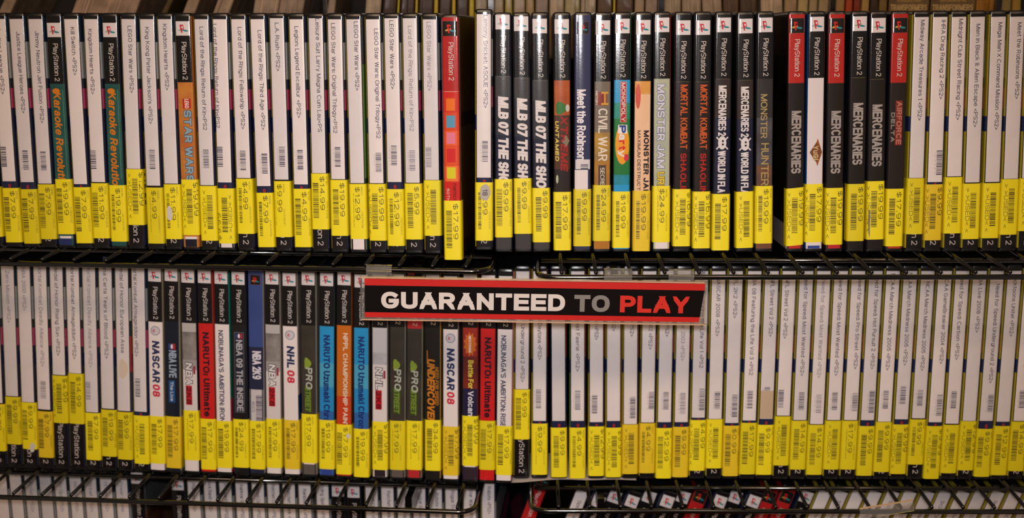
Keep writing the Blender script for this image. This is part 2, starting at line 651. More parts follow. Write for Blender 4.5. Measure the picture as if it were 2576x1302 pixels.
BLK = (15, 11, 12)
NAVY = (28, 34, 66)
WHT = (222, 212, 210)
GENF = [(3, 114, NAVY), (114, 130, (176, 62, 104)), (130, 138, (36, 44, 62)), (138, 167, (150, 156, 160)), (167, 187, (22, 42, 66))]
GENB = [(3, 96, (176, 160, 36)), (96, 108, (38, 50, 92)), (108, 187, (166, 150, 46))]


def sleeve(root, bands, front, back, art, half=6.2):
    """the printed cover: back face, spine and front face in one wrapped sheet; bands are (z0, z1, colour)"""
    mb = MB()
    off = 0.12
    xs = [p[0] for p in PROF]

    def strip(ia, ib, z0, z1, mat):
        for i in range(ia, ib):
            (xa, ya), (xb, yb) = PROF[i], PROF[i + 1]
            sa = -off if xa < -6.9 else (off if xa > 6.9 else 0)
            sb = -off if xb < -6.9 else (off if xb > 6.9 else 0)
            mb.poly([(xa + sa, ya - off, z0), (xb + sb, yb - off, z0), (xb + sb, yb - off, z1), (xa + sa, ya - off, z1)], mat)
    ia = IA[half > 6]
    ib = len(PROF) - 1 - ia
    for z0, z1, c in bands:
        strip(ia, ib, z0, z1, pm(c))
    for z0, z1, c in back:
        strip(0, ia, z0, z1, pm(c))
        mb.poly([(-HW - off, 128, z0), (-HW - off, 2.55 - off, z0), (-HW - off, 2.55 - off, z1), (-HW - off, 128, z1)], pm(c))
    for z0, z1, c in front:
        strip(ib, len(PROF) - 1, z0, z1, pm(c))
        mb.poly([(HW + off, 2.55 - off, z0), (HW + off, 128, z0), (HW + off, 128, z1), (HW + off, 2.55 - off, z1)], pm(c))
    art(mb)
    return bow(mb.build('cover_sleeve', root))


def pm(c):
    if len(c) == 6:
        return printed(c[:3], c[3:])
    return printed(c)


def down(x0, z0, off):
    """lettering that reads down the spine, its tops towards the right"""
    return lambda u, v: (x0 + v, ysurf(x0 + v) - off, z0 - u)


def upward(x0, z0, off):
    return lambda u, v: (x0 - v, ysurf(x0 - v) - off, z0 + u)


def vtext(mb, s, z_top, z_bot, xc, cap, c, off=0.22, bold=0.0, shear=0.0, mat=None, fat=0.0):
    mb.text(s, z_top - z_bot, cap, down(xc - cap / 2, z_top, off), mat or pm(c), bold, shear, fat)


def rect(mb, x0, x1, z0, z1, c, off=0.17, mat=None):
    n = max(1, int((x1 - x0) / 2))
    for i in range(n):
        a, b_ = x0 + (x1 - x0) * i / n, x0 + (x1 - x0) * (i + 1) / n
        mb.poly([(a, ysurf(a) - off, z0), (b_, ysurf(b_) - off, z0), (b_, ysurf(b_) - off, z1), (a, ysurf(a) - off, z1)], mat or pm(c))


def blob(mb, xc, zc, rx, rz, c, off=0.19, n=20, wob=0.0, k=0, rot=0.0):
    """a printed patch, oval or scalloped, laid on the bowed surface in rings"""
    vs, fs = [], []
    R = 4
    for j in range(R + 1):
        for i in range(n):
            a = 2 * math.pi * i / n
            r = (1 + wob * math.cos(k * a)) * j / R
            u, v = rx * r * math.cos(a), rz * r * math.sin(a)
            x = xc + u * math.cos(rot) - v * math.sin(rot)
            z = zc + u * math.sin(rot) + v * math.cos(rot)
            vs.append((x, ysurf(x) - off, z))
    for j in range(R):
        for i in range(n):
            fs.append((j * n + i, (j + 1) * n + i, (j + 1) * n + (i + 1) % n, j * n + (i + 1) % n))
    mb.mesh(vs, fs, pm(c))


def ps_logo(mb, zc, xc=0.0, dark=False, size=5.6):
    if dark:
        rect(mb, xc - size - 0.2, xc + size + 0.2, zc - size - 0.2, zc + size + 0.2, (120, 84, 60), 0.16)
        rect(mb, xc - size, xc + size, zc - size, zc + size, (26, 20, 20), 0.19)
    else:
        rect(mb, xc - size, xc + size, zc - size, zc + size, (214, 206, 206), 0.17)
    k = size / 5.6
    # swoosh
    for dx, dz, rx, c in ((-1.6, -1.0, 2.4, (190, 160, 60) if dark else (150, 170, 160)), (1.9, -1.7, 2.5, (40, 130, 140))):
        blob(mb, xc + dx * k, zc + dz * k, rx * k, 0.75 * k, c, 0.22, 14, rot=-0.15 if dx > 0 else 0.25)
    red = (196, 30, 56) if not dark else (214, 34, 26)
    P = lambda u, v: (xc - 1.3 * k + u - 0.18 * v, ysurf(xc + u) - 0.25, zc - 3.4 * k + v)
    mb.text('P', 3.6 * k, 6.4 * k, P, pm(red), 0.045)


def barcode(mb, xc, half, z_top, z_bot, mat, seed, off):
    rnd = random.Random(seed)
    z = z_top
    while z > z_bot + 0.3:
        t = rnd.choice((0.35, 0.35, 0.6, 0.6, 0.95))
        t = min(t, z - z_bot)
        rect(mb, xc - half, xc + half, z - t, z, None, off, mat)
        z -= t + rnd.choice((0.35, 0.5, 0.75))


M_INK = paper((74, 71, 92))
M_INKF = paper((140, 134, 146))
M_YEL = [paper((235, 219, 20), c2=(228, 208, 14)), paper((222, 204, 12)), paper((226, 196, 28), c2=(214, 182, 26))]
M_YINK = paper((78, 68, 14))
M_YINK2 = paper((112, 98, 14))
M_LAB = [paper(WHT), paper((226, 216, 214)), paper((214, 206, 206))]


def sticker(root, z1, z0, price, shift, seed, flip=False, tone=0, tilt=0.0, art=None):
    """yellow price sticker wrapped round the spine; shift moves the print sideways"""
    mb = MB()
    off = 0.30
    y = M_YEL[tone]
    pts = [(-7.0, 9.0)] + PROF + [(7.0, 9.0)]
    for (xa, ya), (xb, yb) in zip(pts, pts[1:]):
        sa = -off if xa < -6.9 else (off if xa > 6.9 else 0)
        sb = -off if xb < -6.9 else (off if xb > 6.9 else 0)
        ta, tb = tilt * xa, tilt * xb
        mb.poly([(xa + sa, ya - off, z0 + ta), (xb + sb, yb - off, z0 + tb), (xb + sb, yb - off, z1 + tb), (xa + sa, ya - off, z1 + ta)], y)
    L = z1 - z0
    o2 = off + 0.07

    def put(s, xc, cap, a, b_, mat, bold=0.0):
        xc += shift
        if abs(xc) > 6.1:
            return
        if flip:
            mb.text(s, (b_ - a) * L, cap, upward(-xc + cap / 2, z0 + a * L, o2), mat, bold)
        else:
            mb.text(s, (b_ - a) * L, cap, down(xc - cap / 2, z1 - a * L, o2), mat, bold)
    put('> >USED< <', -7.6, 3.2, 0.08, 0.88, M_YINK2, 0.0)
    bx = -3.3 + shift
    h0, h1 = max(-6.3, bx - 2.3), min(6.3, bx + 2.3)
    if h1 - h0 > 0.5:
        c = (h0 + h1) / 2
        if flip:
            c = -c
        barcode(mb, c, (h1 - h0) / 2, z1 - 0.17 * L, z1 - 0.80 * L, M_YINK, seed, o2)
    if price:
        put(price, 2.0, 3.7, 0.05, 0.05 + 0.1 * len(price), M_YINK, 0.01)
    rnd = random.Random(seed + 5)
    put('93%04d' % rnd.randint(0, 9999), 5.6, 1.3, 0.05, 0.2, M_YINK2)
    put('%010d' % rnd.randint(0, 10 ** 9), 5.6, 1.3, 0.5, 0.8, M_YINK2)
    if art:
        art(mb)
    return bow(mb.build('price_sticker', root))


STOOD = []
LEAN = math.tan(math.radians(19.5))


def stand_all():
    """let neighbours that would share space ease apart, then set every case on its shelf"""
    for side in 'LR':
        for row in (1, 2, 3):
            g = sorted([q for q in STOOD if q[1] == side and q[2] == row], key=lambda q: q[3] + q[4])
            need = 14.5 / math.cos(math.atan(LEAN)) if (side, row) == ('R', 3) else 14.5
            for _ in range(400):
                for p, q in zip(g, g[1:]):
                    for j in (3, 4):
                        d = need - (q[j] - p[j])
                        if d > 0:
                            p[j] -= d / 2
                            q[j] += d / 2
            for root, _s, _r, s0, s1, fwd, lift in g:
                o, e, n = frame(side, row)
                lean = math.atan((s1 - s0) / HT)
                p = o + e * s0 - n * fwd
                root.matrix_world = Matrix.Translation((p.x * S, p.y * S, (CZ + ROWZ[row] + HW * abs(math.sin(lean)) + 0.25 + lift) * S)) \
                    @ Matrix.Rotation(RACK[side]['t'], 4, 'Z') @ Matrix.Rotation(lean, 4, 'Y') @ Matrix.Rotation(-BACK[row], 4, 'X')


BACK = {1: 0.075, 2: 0.03, 3: 0.02}      # how far the cases rest back against the rack


def place(side, row, xt, yt, xb, yb, fwd=0.0, lift=0.0):
    o, e, n = frame(side, row)
    s_t, z_t = on_spines(side, row, xt, yt)
    s_b, z_b = on_spines(side, row, xb, yb)
    zb = ROWZ[row]
    k = (s_t - s_b) / (z_t - z_b)
    s0 = s_b - k * (z_b - zb)
    if row == 3:                                    # only their tops show: upright on the left, slumped alike on the right
        k = 0.0 if side == 'L' else LEAN
        s0 = s_t - k * (z_t - zb)
    lean = math.atan(k)
    root = empty('game_case', (0, 0, 0))
    STOOD.append([root, side, row, s0, s0 + k * HT, fwd, lift])
    c = bpy.data.objects.new('case_shell', SHELL_ME)
    col.objects.link(c)
    c.parent = root

    def zz(y):
        """height along the spine of a picture row y"""
        f = (y - yt) / (yb - yt)
        x = xt + (xb - xt) * f
        return (on_spines(side, row, x, y)[1] - zb - HW * abs(math.sin(lean))) / math.cos(lean)
    return root, zz


def generic_base(mb, full=False):
    vtext(mb, 'PlayStation 2', 45, 5.5, 0.2, 4.6, (196, 186, 182), 0.2, 0.0)


def white_case(side, row, xt, xb, lb, st, sb, text='', t0=0, t1=0, bc=None, price='', shift=0.0, flip=False, lt=None, tx=0.0, bx=0.0,
               nr=0, tone=0, fwd=0.0, base='std', faint=False, extra=None, tilt=0.0, back=None, front=None, yt=None, yb=None, blab=1, lift=0.0):
    ytd, ybd = {1: (65, 590), 2: (700, 1130), 3: (1215, 1290)}[row]
    root, zz = place(side, row, xt, yt or ytd, xb, yb or ybd, fwd, lift=lift)
    seed = int(xt * 7 + row * 1000) & 0xffff
    bands = [(2.5, 187.5, BLK)]

    def art(mb):
        if base == 'std':
            generic_base(mb)
        elif base == 'white':
            rect(mb, -6, 6, 2.6, 14, WHT, 0.17)
    zs1, zs0 = zz(st), zz(sb)
    if row == 3:
        zs1, zs0 = 50, 6
    sleeve(root, bands, front or GENF, back or GENB, art)
    # the white title label
    zl0 = zz(lb) if row != 3 else 52
    if nr:
        def navy(mb):
            rect(mb, -5.7, 5.7, zs1 - 1, zl0 + 1, NAVY, 0.18)
            blob(mb, 0.3, zs1 + (zl0 - zs1) * 0.32, 1.2, (zl0 - zs1) * 0.3, (150, 34, 40), 0.2, 10)
    mb = MB()
    if nr:
        navy(mb)
    zl1 = min(185.8, zz(lt)) if lt else 185.0
    mat = M_LAB[seed % 3]
    hw = 5.55
    n = 6
    for i in range(n):
        a, b_ = -hw + 2 * hw * i / n, -hw + 2 * hw * (i + 1) / n
        mb.poly([(a, ysurf(a) - 0.22, zl0), (b_, ysurf(b_) - 0.22, zl0), (b_, ysurf(b_) - 0.22, zl1), (a, ysurf(a) - 0.22, zl1)], mat)
    if text:
        mb.text(text, zz(t0) - zz(t1), 3.3, down(tx - 1.6, zz(t0), 0.29), M_INKF if faint else M_INK, 0.018)
    if bc:
        barcode(mb, max(-3.2, min(3.2, bx)), 2.3, zz(bc[0]), zz(bc[1]), M_INKF if faint else M_INK, seed, 0.29)
        mb.text('%06d' % (seed * 7 % 999999), (zz(bc[0]) - zz(bc[1])) * 0.9, 0.9, down(max(-3.2, min(3.2, bx)) - 3.7, zz(bc[0]) - 1, 0.29), M_INKF)
    if extra:
        extra(mb, zz)
    bow(mb.build('title_label', root))
    if price is not None:
        sticker(root, zs1, zs0, price, shift, seed, flip, tone, tilt)
        if price:
            root['cost'] = price
    return root


def title_case(side, row, xt, xb, dy, st, sb, art, body, price='$17.99', shift=0.0, header=BLK, logo='white', ps=True, front=None, back=None, bottom=None,
               fwd=0.0, tone=0, tilt=0.0, flip=False, hend=None, yt=None, yb=None, lift=0.0, wide=6.2):
    """a case with its own printed spine. dy: how far its print sits below the row's first one, in picture rows"""
    ytd, ybd = {1: (65, 590), 2: (700, 1130), 3: (1215, 1290)}[row]
    root, zz0 = place(side, row, xt, yt or ytd, xb, yb or ybd, fwd, lift=lift)
    ref = {1: (47, 84, 100, 195, 202), 2: (676, 706, 720, 801, 808), 3: (1226, 1254, 1268, 1343, 1350)}[row]
    zz = lambda y: zz0(y + dy)
    zh = zz(hend if hend else ref[4])
    zb_ = 2.5
    bands = [(zh, 187.5, header)]
    bands += body(zz, zh)
    seed = int(xt * 7 + row * 1000) & 0xffff

    def a(mb):
        if logo:
            ps_logo(mb, (zz(ref[0]) + zz(ref[1])) / 2, dark=(logo == 'dark'))
        if ps:
            vtext(mb, 'PlayStation 2', zz(ref[2]), zz(ref[3]), 0.6, 4.0, (204, 196, 190), 0.2)
        art(mb, zz)
        if bottom:
            for z0, z1, c in bottom:
                rect(mb, -6.0, 6.0, z0, z1, c, 0.2)
    sleeve(root, bands, front or [(2.5, 187.5, (24, 30, 44))], back or [(2.5, 187.5, (30, 26, 30))], a, wide)
    if price is not None:
        sticker(root, zz0(st), zz0(sb), price, shift, seed, flip, tone, tilt)
    return root


ALL = []      # (object, description, side, row, x) for the labels


def W(side, row, desc, *a, **k):
    ALL.append((white_case(side, row, *a, **k), desc, side, row, a[1] if row < 3 else a[0], 'w'))


def G(side, row, desc, *a, **k):
    ALL.append((title_case(side, row, *a, **k), desc, side, row, a[1] if row < 3 else a[0], 'g'))


def solid(c):
    return lambda zz, zh: [(2.5, zh, c)]


def tears(mb, zz):
    pass


DOL = 0.0
# ---- top shelf, left rack (centre of the spine at the top, at the bottom; label end; sticker top and bottom; lettering)
W('L', 1, '', -70, -16, 458, 472, 596, '', 0, 0, None, '$9.99', 0)
W('L', 1, '', -24, 31, 458, 475, 610, 'Justice League <PS2>', 70, 240, (372, 424), '$7.99', 0, nr=1, bx=-3)
W('L', 1, '', 22, 78, 460, 478, 613, 'Justice League Heroes <PS2>', 82, 288, (381, 429), '$7.99', 0, nr=1, tx=1, tone=1)
W('L', 1, '', 70, 118, 464, 466, 602, 'Jimmy Neutron Jet Fusion <PS2>', 80, 313, (384, 433), '$7.99', 0, tx=1, tone=1)

TEAL = (24, 66, 66, 40, 92, 84)


def art_kara(mb, zz):
    vtext(mb, 'Karaoke Revolution', zz(222), zz(470), -0.4, 6.2, (206, 118, 24), 0.22, 0.05, 0.2)
    blob(mb, -1, zz(220), 3.2, 2.2, (206, 120, 24), 0.2, 12)
    rect(mb, 4.2, 4.6, zz(440), zz(215), (84, 140, 110), 0.2)


G('L', 1, 'teal spine with orange italic lettering', 119, 164, 12, 453, 590, art_kara, solid(TEAL), '$19.99', 0, bottom=[(2.6, 8, (34, 44, 92)), (8, 10, WHT)])
W('L', 1, '', 159, 210, 465, 473, 612, 'Kill Switch <PS2>', 70, 192, None, '$7.99', 0, nr=1, tx=1)
W('L', 1, '', 212, 251, 460, 463, 600, 'Kingdom Hearts <PS2>', 75, 240, (381, 430), '$11.99', 0, bx=-3.2, tx=-1)
G('L', 1, 'teal spine with orange italic lettering', 259, 297, 12, 468, 608, art_kara, solid(TEAL), '$19.99', -1)
W('L', 1, '', 307, 341, 427, 428, 567, 'LEGO Star Wars <PS2>', 67, 237, None, '$12.99', 4, tx=1)
W('L', 1, '', 355, 390, 469, 474, 613, "King Kong Peter Jackson's <PS2>", 70, 315, (379, 428), '$4.99', -2, tone=1)


def torn(z0, z1, x0, x1, c=(206, 200, 196)):
    def f(mb):
        rnd = random.Random(int(z0 * 10))
        n = 14
        pts = []
        for i in range(n):
            a = 2 * math.pi * i / n
            r = rnd.uniform(0.65, 1.0)
            x = (x0 + x1) / 2 + (x1 - x0) / 2 * math.cos(a) * r
            pts.append((x, ysurf(x) - 0.42, (z0 + z1) / 2 + (z1 - z0) / 2 * math.sin(a) * r))
        mb.poly(pts, paper(c))
    return f


def add_to_sticker(root, f):
    mb = MB()
    f(mb)
    mb.build('torn_paper', [c for c in root.children if c.name.startswith('price_sticker')][0])


W('L', 1, 'torn yellow sticker showing white paper', 400, 435, 464, 466, 602, 'Kingdom Hearts <PS2>', 62, 230, None, '$11.99', -1)
add_to_sticker(ALL[-1][0], torn(22, 38, -5, 0.5))


def art_sw(mb, zz):
    rect(mb, -2.4, 4.2, zz(268), zz(243), (176, 34, 30), 0.2)
    vtext(mb, 'LEGO', zz(244), zz(267), 0.9, 3.4, (226, 206, 190), 0.24, 0.05)
    vtext(mb, 'STAR WARS', zz(272), zz(452), 1.2, 6.0, (80, 84, 92), 0.19, 0.07, 0, None, 1.0)
    vtext(mb, 'STAR WARS', zz(272), zz(452), 1.2, 6.0, (132, 162, 180), 0.28, 0.07)
    vtext(mb, 'THE VIDEO GAME', zz(246), zz(452), -4.2, 1.8, (150, 96, 36), 0.22)


G('L', 1, 'orange spine with blue-grey block lettering', 444, 479, 8, 454, 592, art_sw, solid((196, 132, 52, 178, 96, 46)), '$19.99', 3.4, bottom=[(2.6, 9, (22, 22, 36)), (9, 11, WHT)],
  front=[(2.5, 187.5, (150, 90, 40))], back=[(2.5, 187.5, (150, 130, 60))])
W('L', 1, '', 493, 525, 468, 470, 606, 'Lord of the Rings: Return of Kin<PS2', 69, 330, (379, 428), None or '', 5)
W('L', 1, 'price sticker stuck on upside down', 540, 568, 461, 476, 613, 'Lord of the Rings: Return of Kin<PS2', 62, 325, (372, 422), '$9.99', 4, flip=True, nr=1, tx=-4.2, bx=-4.5, base='white')
W('L', 1, '', 587, 617, 450, 452, 589, 'Lord of the Rings: Fellowship <PS2>', 70, 328, (382, 431), '$4.99', -1, tx=1)
W('L', 1, '', 636, 668, 470, 487, 622, 'Lord of the Rings: Third Age <PS2>', 78, 330, (389, 439), '$7.99', -1, nr=1, tx=1.5, bx=1.5)
W('L', 1, '', 685, 711, 454, 458, 597, 'L.A. Rush <PS2>', 59, 182, (372, 422), '$9.99', -4, lt=33, bx=1)
W('L', 1, '', 735, 760, 466, 477, 622, 'Legion: Legend Excalibur <PS2>', 68, 300, (380, 431), '$4.99', 0.4, nr=1)
W('L', 1, '', 784, 805, 438, 439, 578, 'Leisure Suit Larry Magna Cum Lau<PS', 48, 335, None, '$14.99', 0.4, lt=33, tx=1.5)
W('L', 1, '', 833, 853, 453, 455, 594, 'LEGO Star Wars: Original Trilogy<PS2', 60, 338, (373, 425), '$19.99', 1.0, tx=-1.5)
W('L', 1, 'clear bottom showing a white print', 880, 901, 463, 465, 602, 'LEGO Star Wars <PS2>', 56, 231, None, '$12.99', -2, tx=2, base='white',
  front=[(2.5, 60, (30, 60, 40)), (60, 150, (90, 130, 70)), (150, 187, (60, 70, 80))])
W('L', 1, '', 930, 950, 463, 465, 606, 'LEGO Star Wars: Original Trilogy<PS2', 74, 351, (387, 438), '$19.99', 1.6, tx=2.4, bx=2)
W('L', 1, '', 977, 994, 460, 478, 619, 'LEGO Star Wars <PS2>', 53, 227, (369, 420), '$12.99', -0.6, nr=1, lt=33)
W('L', 1, '', 1024, 1040, 462, 464, 603, 'Lord of the Rings: Return of Kin<PS2', 67, 333, (381, 433), '$5.99', 1.0, faint=True, lt=34)
W('L', 1, '', 1075, 1088, 455, 456, 594, 'LEGO Star Wars <PS2>', 57, 232, (373, 423), '$12.99', 4.2, faint=True, tx=-1, bx=-2.5)


def art_red(mb, zz):
    rect(mb, -5.9, 5.9, zz(223), zz(222), (226, 190, 170), 0.2)
    for y0, y1, c in ((236, 273, (196, 52, 30)), (274, 318, (206, 70, 34)), (319, 357, (222, 92, 44)), (358, 405, (214, 80, 40)), (406, 445, (226, 110, 52))):
        rect(mb, -5.9, 5.9, zz(y1), zz(y0), c, 0.2)
    for y0, y1, c in ((240, 270, (222, 108, 30)), (282, 312, (86, 146, 176)), (324, 352, (216, 116, 140)), (364, 398, (200, 40, 40)), (410, 438, (206, 196, 40))):
        rect(mb, -3.8, 3.0, zz(y1), zz(y0), c, 0.24)
    vtext(mb, 'namco', zz(450), zz(496), 2.4, 3.2, (120, 20, 20), 0.24, 0.05)
    vtext(mb, '50TH', zz(462), zz(494), -3.2, 2.2, (216, 190, 180), 0.24, 0.02)


RED = (168, 30, 28)
G('L', 1, 'red spine with coloured blocks, protruding', 1133, 1145, 5, 497, 642, art_red, solid((196, 34, 26)), '$17.99', 0.6, header=RED, logo='dark', fwd=16,
  bottom=[(2.6, 7, (176, 34, 26))], front=[(2.5, 187.5, (52, 20, 18))], hend=222)

# ---- top shelf, right rack
W('R', 1, 'round silver seal above its sticker', 1217, 1218, 455, 467, 611, 'Lemony Snicket: ASOUE <PS2>', 48, 282, (364, 416), '$9.99', -1.0, lt=28, tx=1.5, bx=1, nr=1, fwd=6, lift=3)


def seal(mb):
    blob(mb, 1, 46.5, 4.2, 6.6, (176, 170, 160), 0.5, 18, 0.05, 5)
    mb.text('18', 5, 4, down(-1, 49, 0.6), pm((60, 50, 50)), 0.02)


add_to_sticker(ALL[-1][0], seal)


def art_mlb(mb, zz):
    rect(mb, -6, 6, zz(203.5), zz(202.5), (110, 106, 98), 0.2)
    vtext(mb, 'MLB 07 THE SHOW', zz(253), zz(496), 0.2, 8.2, (214, 206, 204), 0.22, 0.09, 0.12)


def body_mlb(zz, zh):
    return [(zz(255), zh, (58, 57, 58)), (zz(350), zz(255), (46, 48, 56)), (16, zz(350), (30, 32, 52)), (2.5, 16, (62, 60, 60))]


for xt, xb, dy, st, sb, sh in ((1263, 1267, -8, 453, 598, 0.0), (1310, 1316, -4, 451, 589, -0.8), (1358, 1362, 2, 475, 610, 1.2)):
    G('R', 1, 'dark spine, big white slanted lettering', xt, xb, dy, st, sb, art_mlb, body_mlb, '$9.99', sh)


def art_untamed(mb, zz):
    blob(mb, -1, zz(272), 4.5, 5, (52, 110, 48), 0.19, 12, 0.15, 3)
    blob(mb, 4.4, zz(272), 1.6, 3, (190, 180, 170), 0.2, 10)
    vtext(mb, 'UNTAMED', zz(304), zz(404), -4.0, 2.9, (216, 190, 90), 0.22, 0.08, 0.2)
    vtext(mb, 'XTREME', zz(292), zz(428), 1.6, 5.6, (156, 32, 30), 0.22, 0.08, 0.2)
    blob(mb, 3, zz(355), 2.6, 4, (130, 112, 96), 0.24, 11, 0.3, 4)
    blob(mb, -4, zz(450), 1.0, 3.6, (170, 176, 150), 0.24, 8)


G('R', 1, 'orange-brown spine, red and yellow lettering', 1414, 1415, 3, 485, 630, art_untamed,
  lambda zz, zh: [(zz(290), zh, (176, 88, 34, 150, 66, 26)), (zz(425), zz(290), (88, 52, 32, 52, 40, 30)), (2.5, zz(425), (38, 28, 26))], '$17.99', 0.2)


def art_rob(mb, zz):
    ps_logo(mb, zz(72), dark=True, size=4.6)
    vtext(mb, 'Meet the Robinson', zz(228), zz(406), -1.0, 7.0, (222, 216, 218), 0.22, 0.05)
    rect(mb, -5.6, 5.9, zz(428), zz(404), (206, 200, 200), 0.26)
    barcode(mb, 1.5, 3, zz(416), zz(428), M_INK, 5, 0.3)
    rect(mb, -6.2, 4.3, zz(482), zz(430), (220, 210, 208), 0.3)


G('R', 1, 'navy spine, white lettering, white label', 1468, 1465, 0, 478, 620, art_rob, solid((48, 50, 82)), '$9.99', -0.4, header=(48, 50, 82), logo=None, ps=False, tone=1)


def art_civil(mb, zz):
    rect(mb, -4.6, 3.2, zz(262), zz(228), (126, 44, 32), 0.19)
    vtext(mb, 'H', zz(228), zz(261), 1.8, 5.6, (206, 150, 56), 0.22, 0.08)
    vtext(mb, 'HISTORY', zz(226), zz(262), -4.6, 1.8, (226, 216, 200), 0.22, 0.03)
    vtext(mb, 'CIVIL WAR', zz(270), zz(402), 0.4, 7.2, (216, 206, 190), 0.22, 0.02)
    rect(mb, -3, 3, zz(470), zz(412), (74, 60, 52), 0.2)
    vtext(mb, 'SECRET', zz(418), zz(472), 0.2, 3.4, (214, 200, 176), 0.24, 0.02)


G('R', 1, 'grey-brown spine, pale lettering, red badge', 1519, 1514, 6, 468, 607, art_civil,
  lambda zz, zh: [(zz(330), zh, (112, 100, 88)), (zz(400), zz(330), (116, 98, 74, 176, 134, 50)), (2.5, zz(400), (176, 128, 44, 140, 96, 50))], '$24.99', -0.6, tone=1,
  bottom=[(2.6, 10, (170, 110, 40)), (10, 12, WHT)])


def art_mono(mb, zz):
    rect(mb, -1.4, 3.4, zz(309), zz(206), (206, 150, 140), 0.19)
    rect(mb, -1.0, 3.0, zz(308), zz(207), (176, 36, 44), 0.21)
    vtext(mb, 'MONOPOLY', zz(209), zz(306), 1.0, 3.0, (226, 216, 210), 0.24, 0.04)
    blob(mb, 0.4, zz(364), 5.6, 16, (222, 150, 36), 0.2, 20)
    blob(mb, 3.6, zz(397), 2.0, 3.0, (200, 50, 70), 0.22, 10)
    rect(mb, -3.0, 4.2, zz(337), zz(315), (226, 220, 216), 0.23)
    vtext(mb, 'P', zz(316), zz(336), 0.6, 5.4, (40, 70, 140), 0.26, 0.1)
    vtext(mb, 'a', zz(338), zz(353), 0.6, 5.6, (216, 216, 220), 0.26, 0.06)
    vtext(mb, 'rt', zz(354), zz(378), 0.4, 5.6, (196, 40, 50), 0.26, 0.08)
    vtext(mb, 'y', zz(378), zz(396), 0.4, 5.6, (220, 210, 200), 0.26, 0.08)


G('R', 1, 'sky-blue and green spine, orange oval', 1569, 1563, 2, 484, 624, art_mono,
  lambda zz, zh: [(zz(260), zh, (44, 146, 196)), (zz(300), zz(260), (44, 146, 150, 40, 120, 60)), (zz(440), zz(300), (34, 112, 54)), (zz(465), zz(440), (34, 112, 54, 40, 140, 180)), (2.5, zz(465), (40, 146, 196))],
  '$19.99', -0.6, front=[(2.5, 187.5, (36, 90, 70))])


def art_mjd(mb, zz):
    vtext(mb, 'MONSTER JAM', zz(326), zz(490), 3.2, 4.2, (36, 30, 40), 0.22, 0.09)
    vtext(mb, 'MAXIMUM DESTRUCTION', zz(326), zz(500), -2.6, 2.6, (60, 50, 56), 0.22, 0.05)
    blob(mb, -3.6, zz(240), 2.0, 10, (196, 70, 50), 0.19, 14)


G('R', 1, 'peach spine with small dark lettering', 1622, 1614, 5, 482, 632, art_mjd,
  lambda zz, zh: [(zz(235), zh, (206, 140, 56, 216, 160, 90)), (2.5, zz(235), (226, 186, 152, 222, 178, 140))], '$19.99', -0.6, tone=2)


def art_mju(mb, zz):
    vtext(mb, 'MONSTER JAM', zz(216), zz(426), -0.6, 5.8, (96, 98, 132), 0.19, 0.05, 0, None, 0.8)
    vtext(mb, 'MONSTER JAM', zz(216), zz(426), -0.6, 5.8, (206, 204, 214), 0.28, 0.05)
    vtext(mb, 'URBAN', zz(436), zz(520), -0.6, 5.6, (100, 80, 30), 0.19, 0.05, 0, None, 0.8)
    vtext(mb, 'URBAN', zz(436), zz(520), -0.6, 5.6, (216, 190, 60), 0.28, 0.05)


G('R', 1, 'pale green spine, silver block lettering', 1670, 1664, -1, 470, 610, art_mju, solid((176, 180, 146, 160, 166, 150)), '$24.99', -1.6, bottom=[(2.6, 16, WHT)], front=[(2.5, 187.5, (120, 50, 40))])


def art_mk(mb, zz):
    rect(mb, -6, 6, zz(203), zz(202.2), (110, 96, 70), 0.2)
    vtext(mb, 'MORTAL KOMBAT', zz(210), zz(372), 1.0, 5.6, (190, 84, 34), 0.22, 0.03)
    vtext(mb, 'SHAOLIN', zz(382), zz(484), 0.9, 4.8, (168, 36, 30), 0.22, 0.06)


MKB = lambda zz, zh: [(2.5, zh, (24, 18, 17, 36, 25, 22))]
G('R', 1, 'black spine, orange and red lettering', 1724, 1715, 6, 478, 620, art_mk, MKB, '$16.99', 4.0)
G('R', 1, 'black spine, orange and red lettering', 1774, 1765, 6, 484, 625, art_mk, MKB, '$16.99', 3.2)


def art_merc2(mb, zz):
    rect(mb, -6, 6, zz(203), zz(202.2), (110, 96, 70), 0.2)
    vtext(mb, 'MERCENARIES 2', zz(219), zz(346), -0.2, 6.2, (214, 206, 206), 0.22, 0.08)
    # skull over crossed guns
    for a in (0.75, -0.75):
        rect_rot(mb, 0, zz(364), 0.55, 6.6, a, (206, 200, 200), 0.21)
    blob(mb, 0, zz(363), 3.3, 5.4, (212, 206, 206), 0.23, 14)
    for dx in (-1.3, 1.3):
        blob(mb, 0.5, zz(363) + dx, 0.9, 0.9, (26, 26, 46), 0.27, 8)
    vtext(mb, 'WORLD IN FLA', zz(383), zz(488), -0.2, 6.0, (212, 206, 206), 0.22, 0.09)


def rect_rot(mb, xc, zc, hx, hz, a, c, off):
    for j in range(8):
        pts = []
        z0, z1 = -hz + 2 * hz * j / 8, -hz + 2 * hz * (j + 1) / 8
        for u, v in ((-hx, z0), (hx, z0), (hx, z1), (-hx, z1)):
            x = xc + u * math.cos(a) - v * math.sin(a)
            pts.append((x, ysurf(x) - off, zc + u * math.sin(a) + v * math.cos(a)))
        mb.poly(pts, pm(c))


MB2 = lambda zz, zh: [(zz(300), zh, (52, 34, 26, 40, 40, 40)), (2.5, zz(300), (24, 26, 50))]
G('R', 1, 'dark spine, white lettering, skull emblem', 1827, 1814, -1, 490, 630, art_merc2, MB2, '$17.99', 0.6)
G('R', 1, 'dark spine, white lettering, skull emblem', 1882, 1874, 2, 484, 624, art_merc2, MB2, '$17.99', 4.6, tilt=0.02)


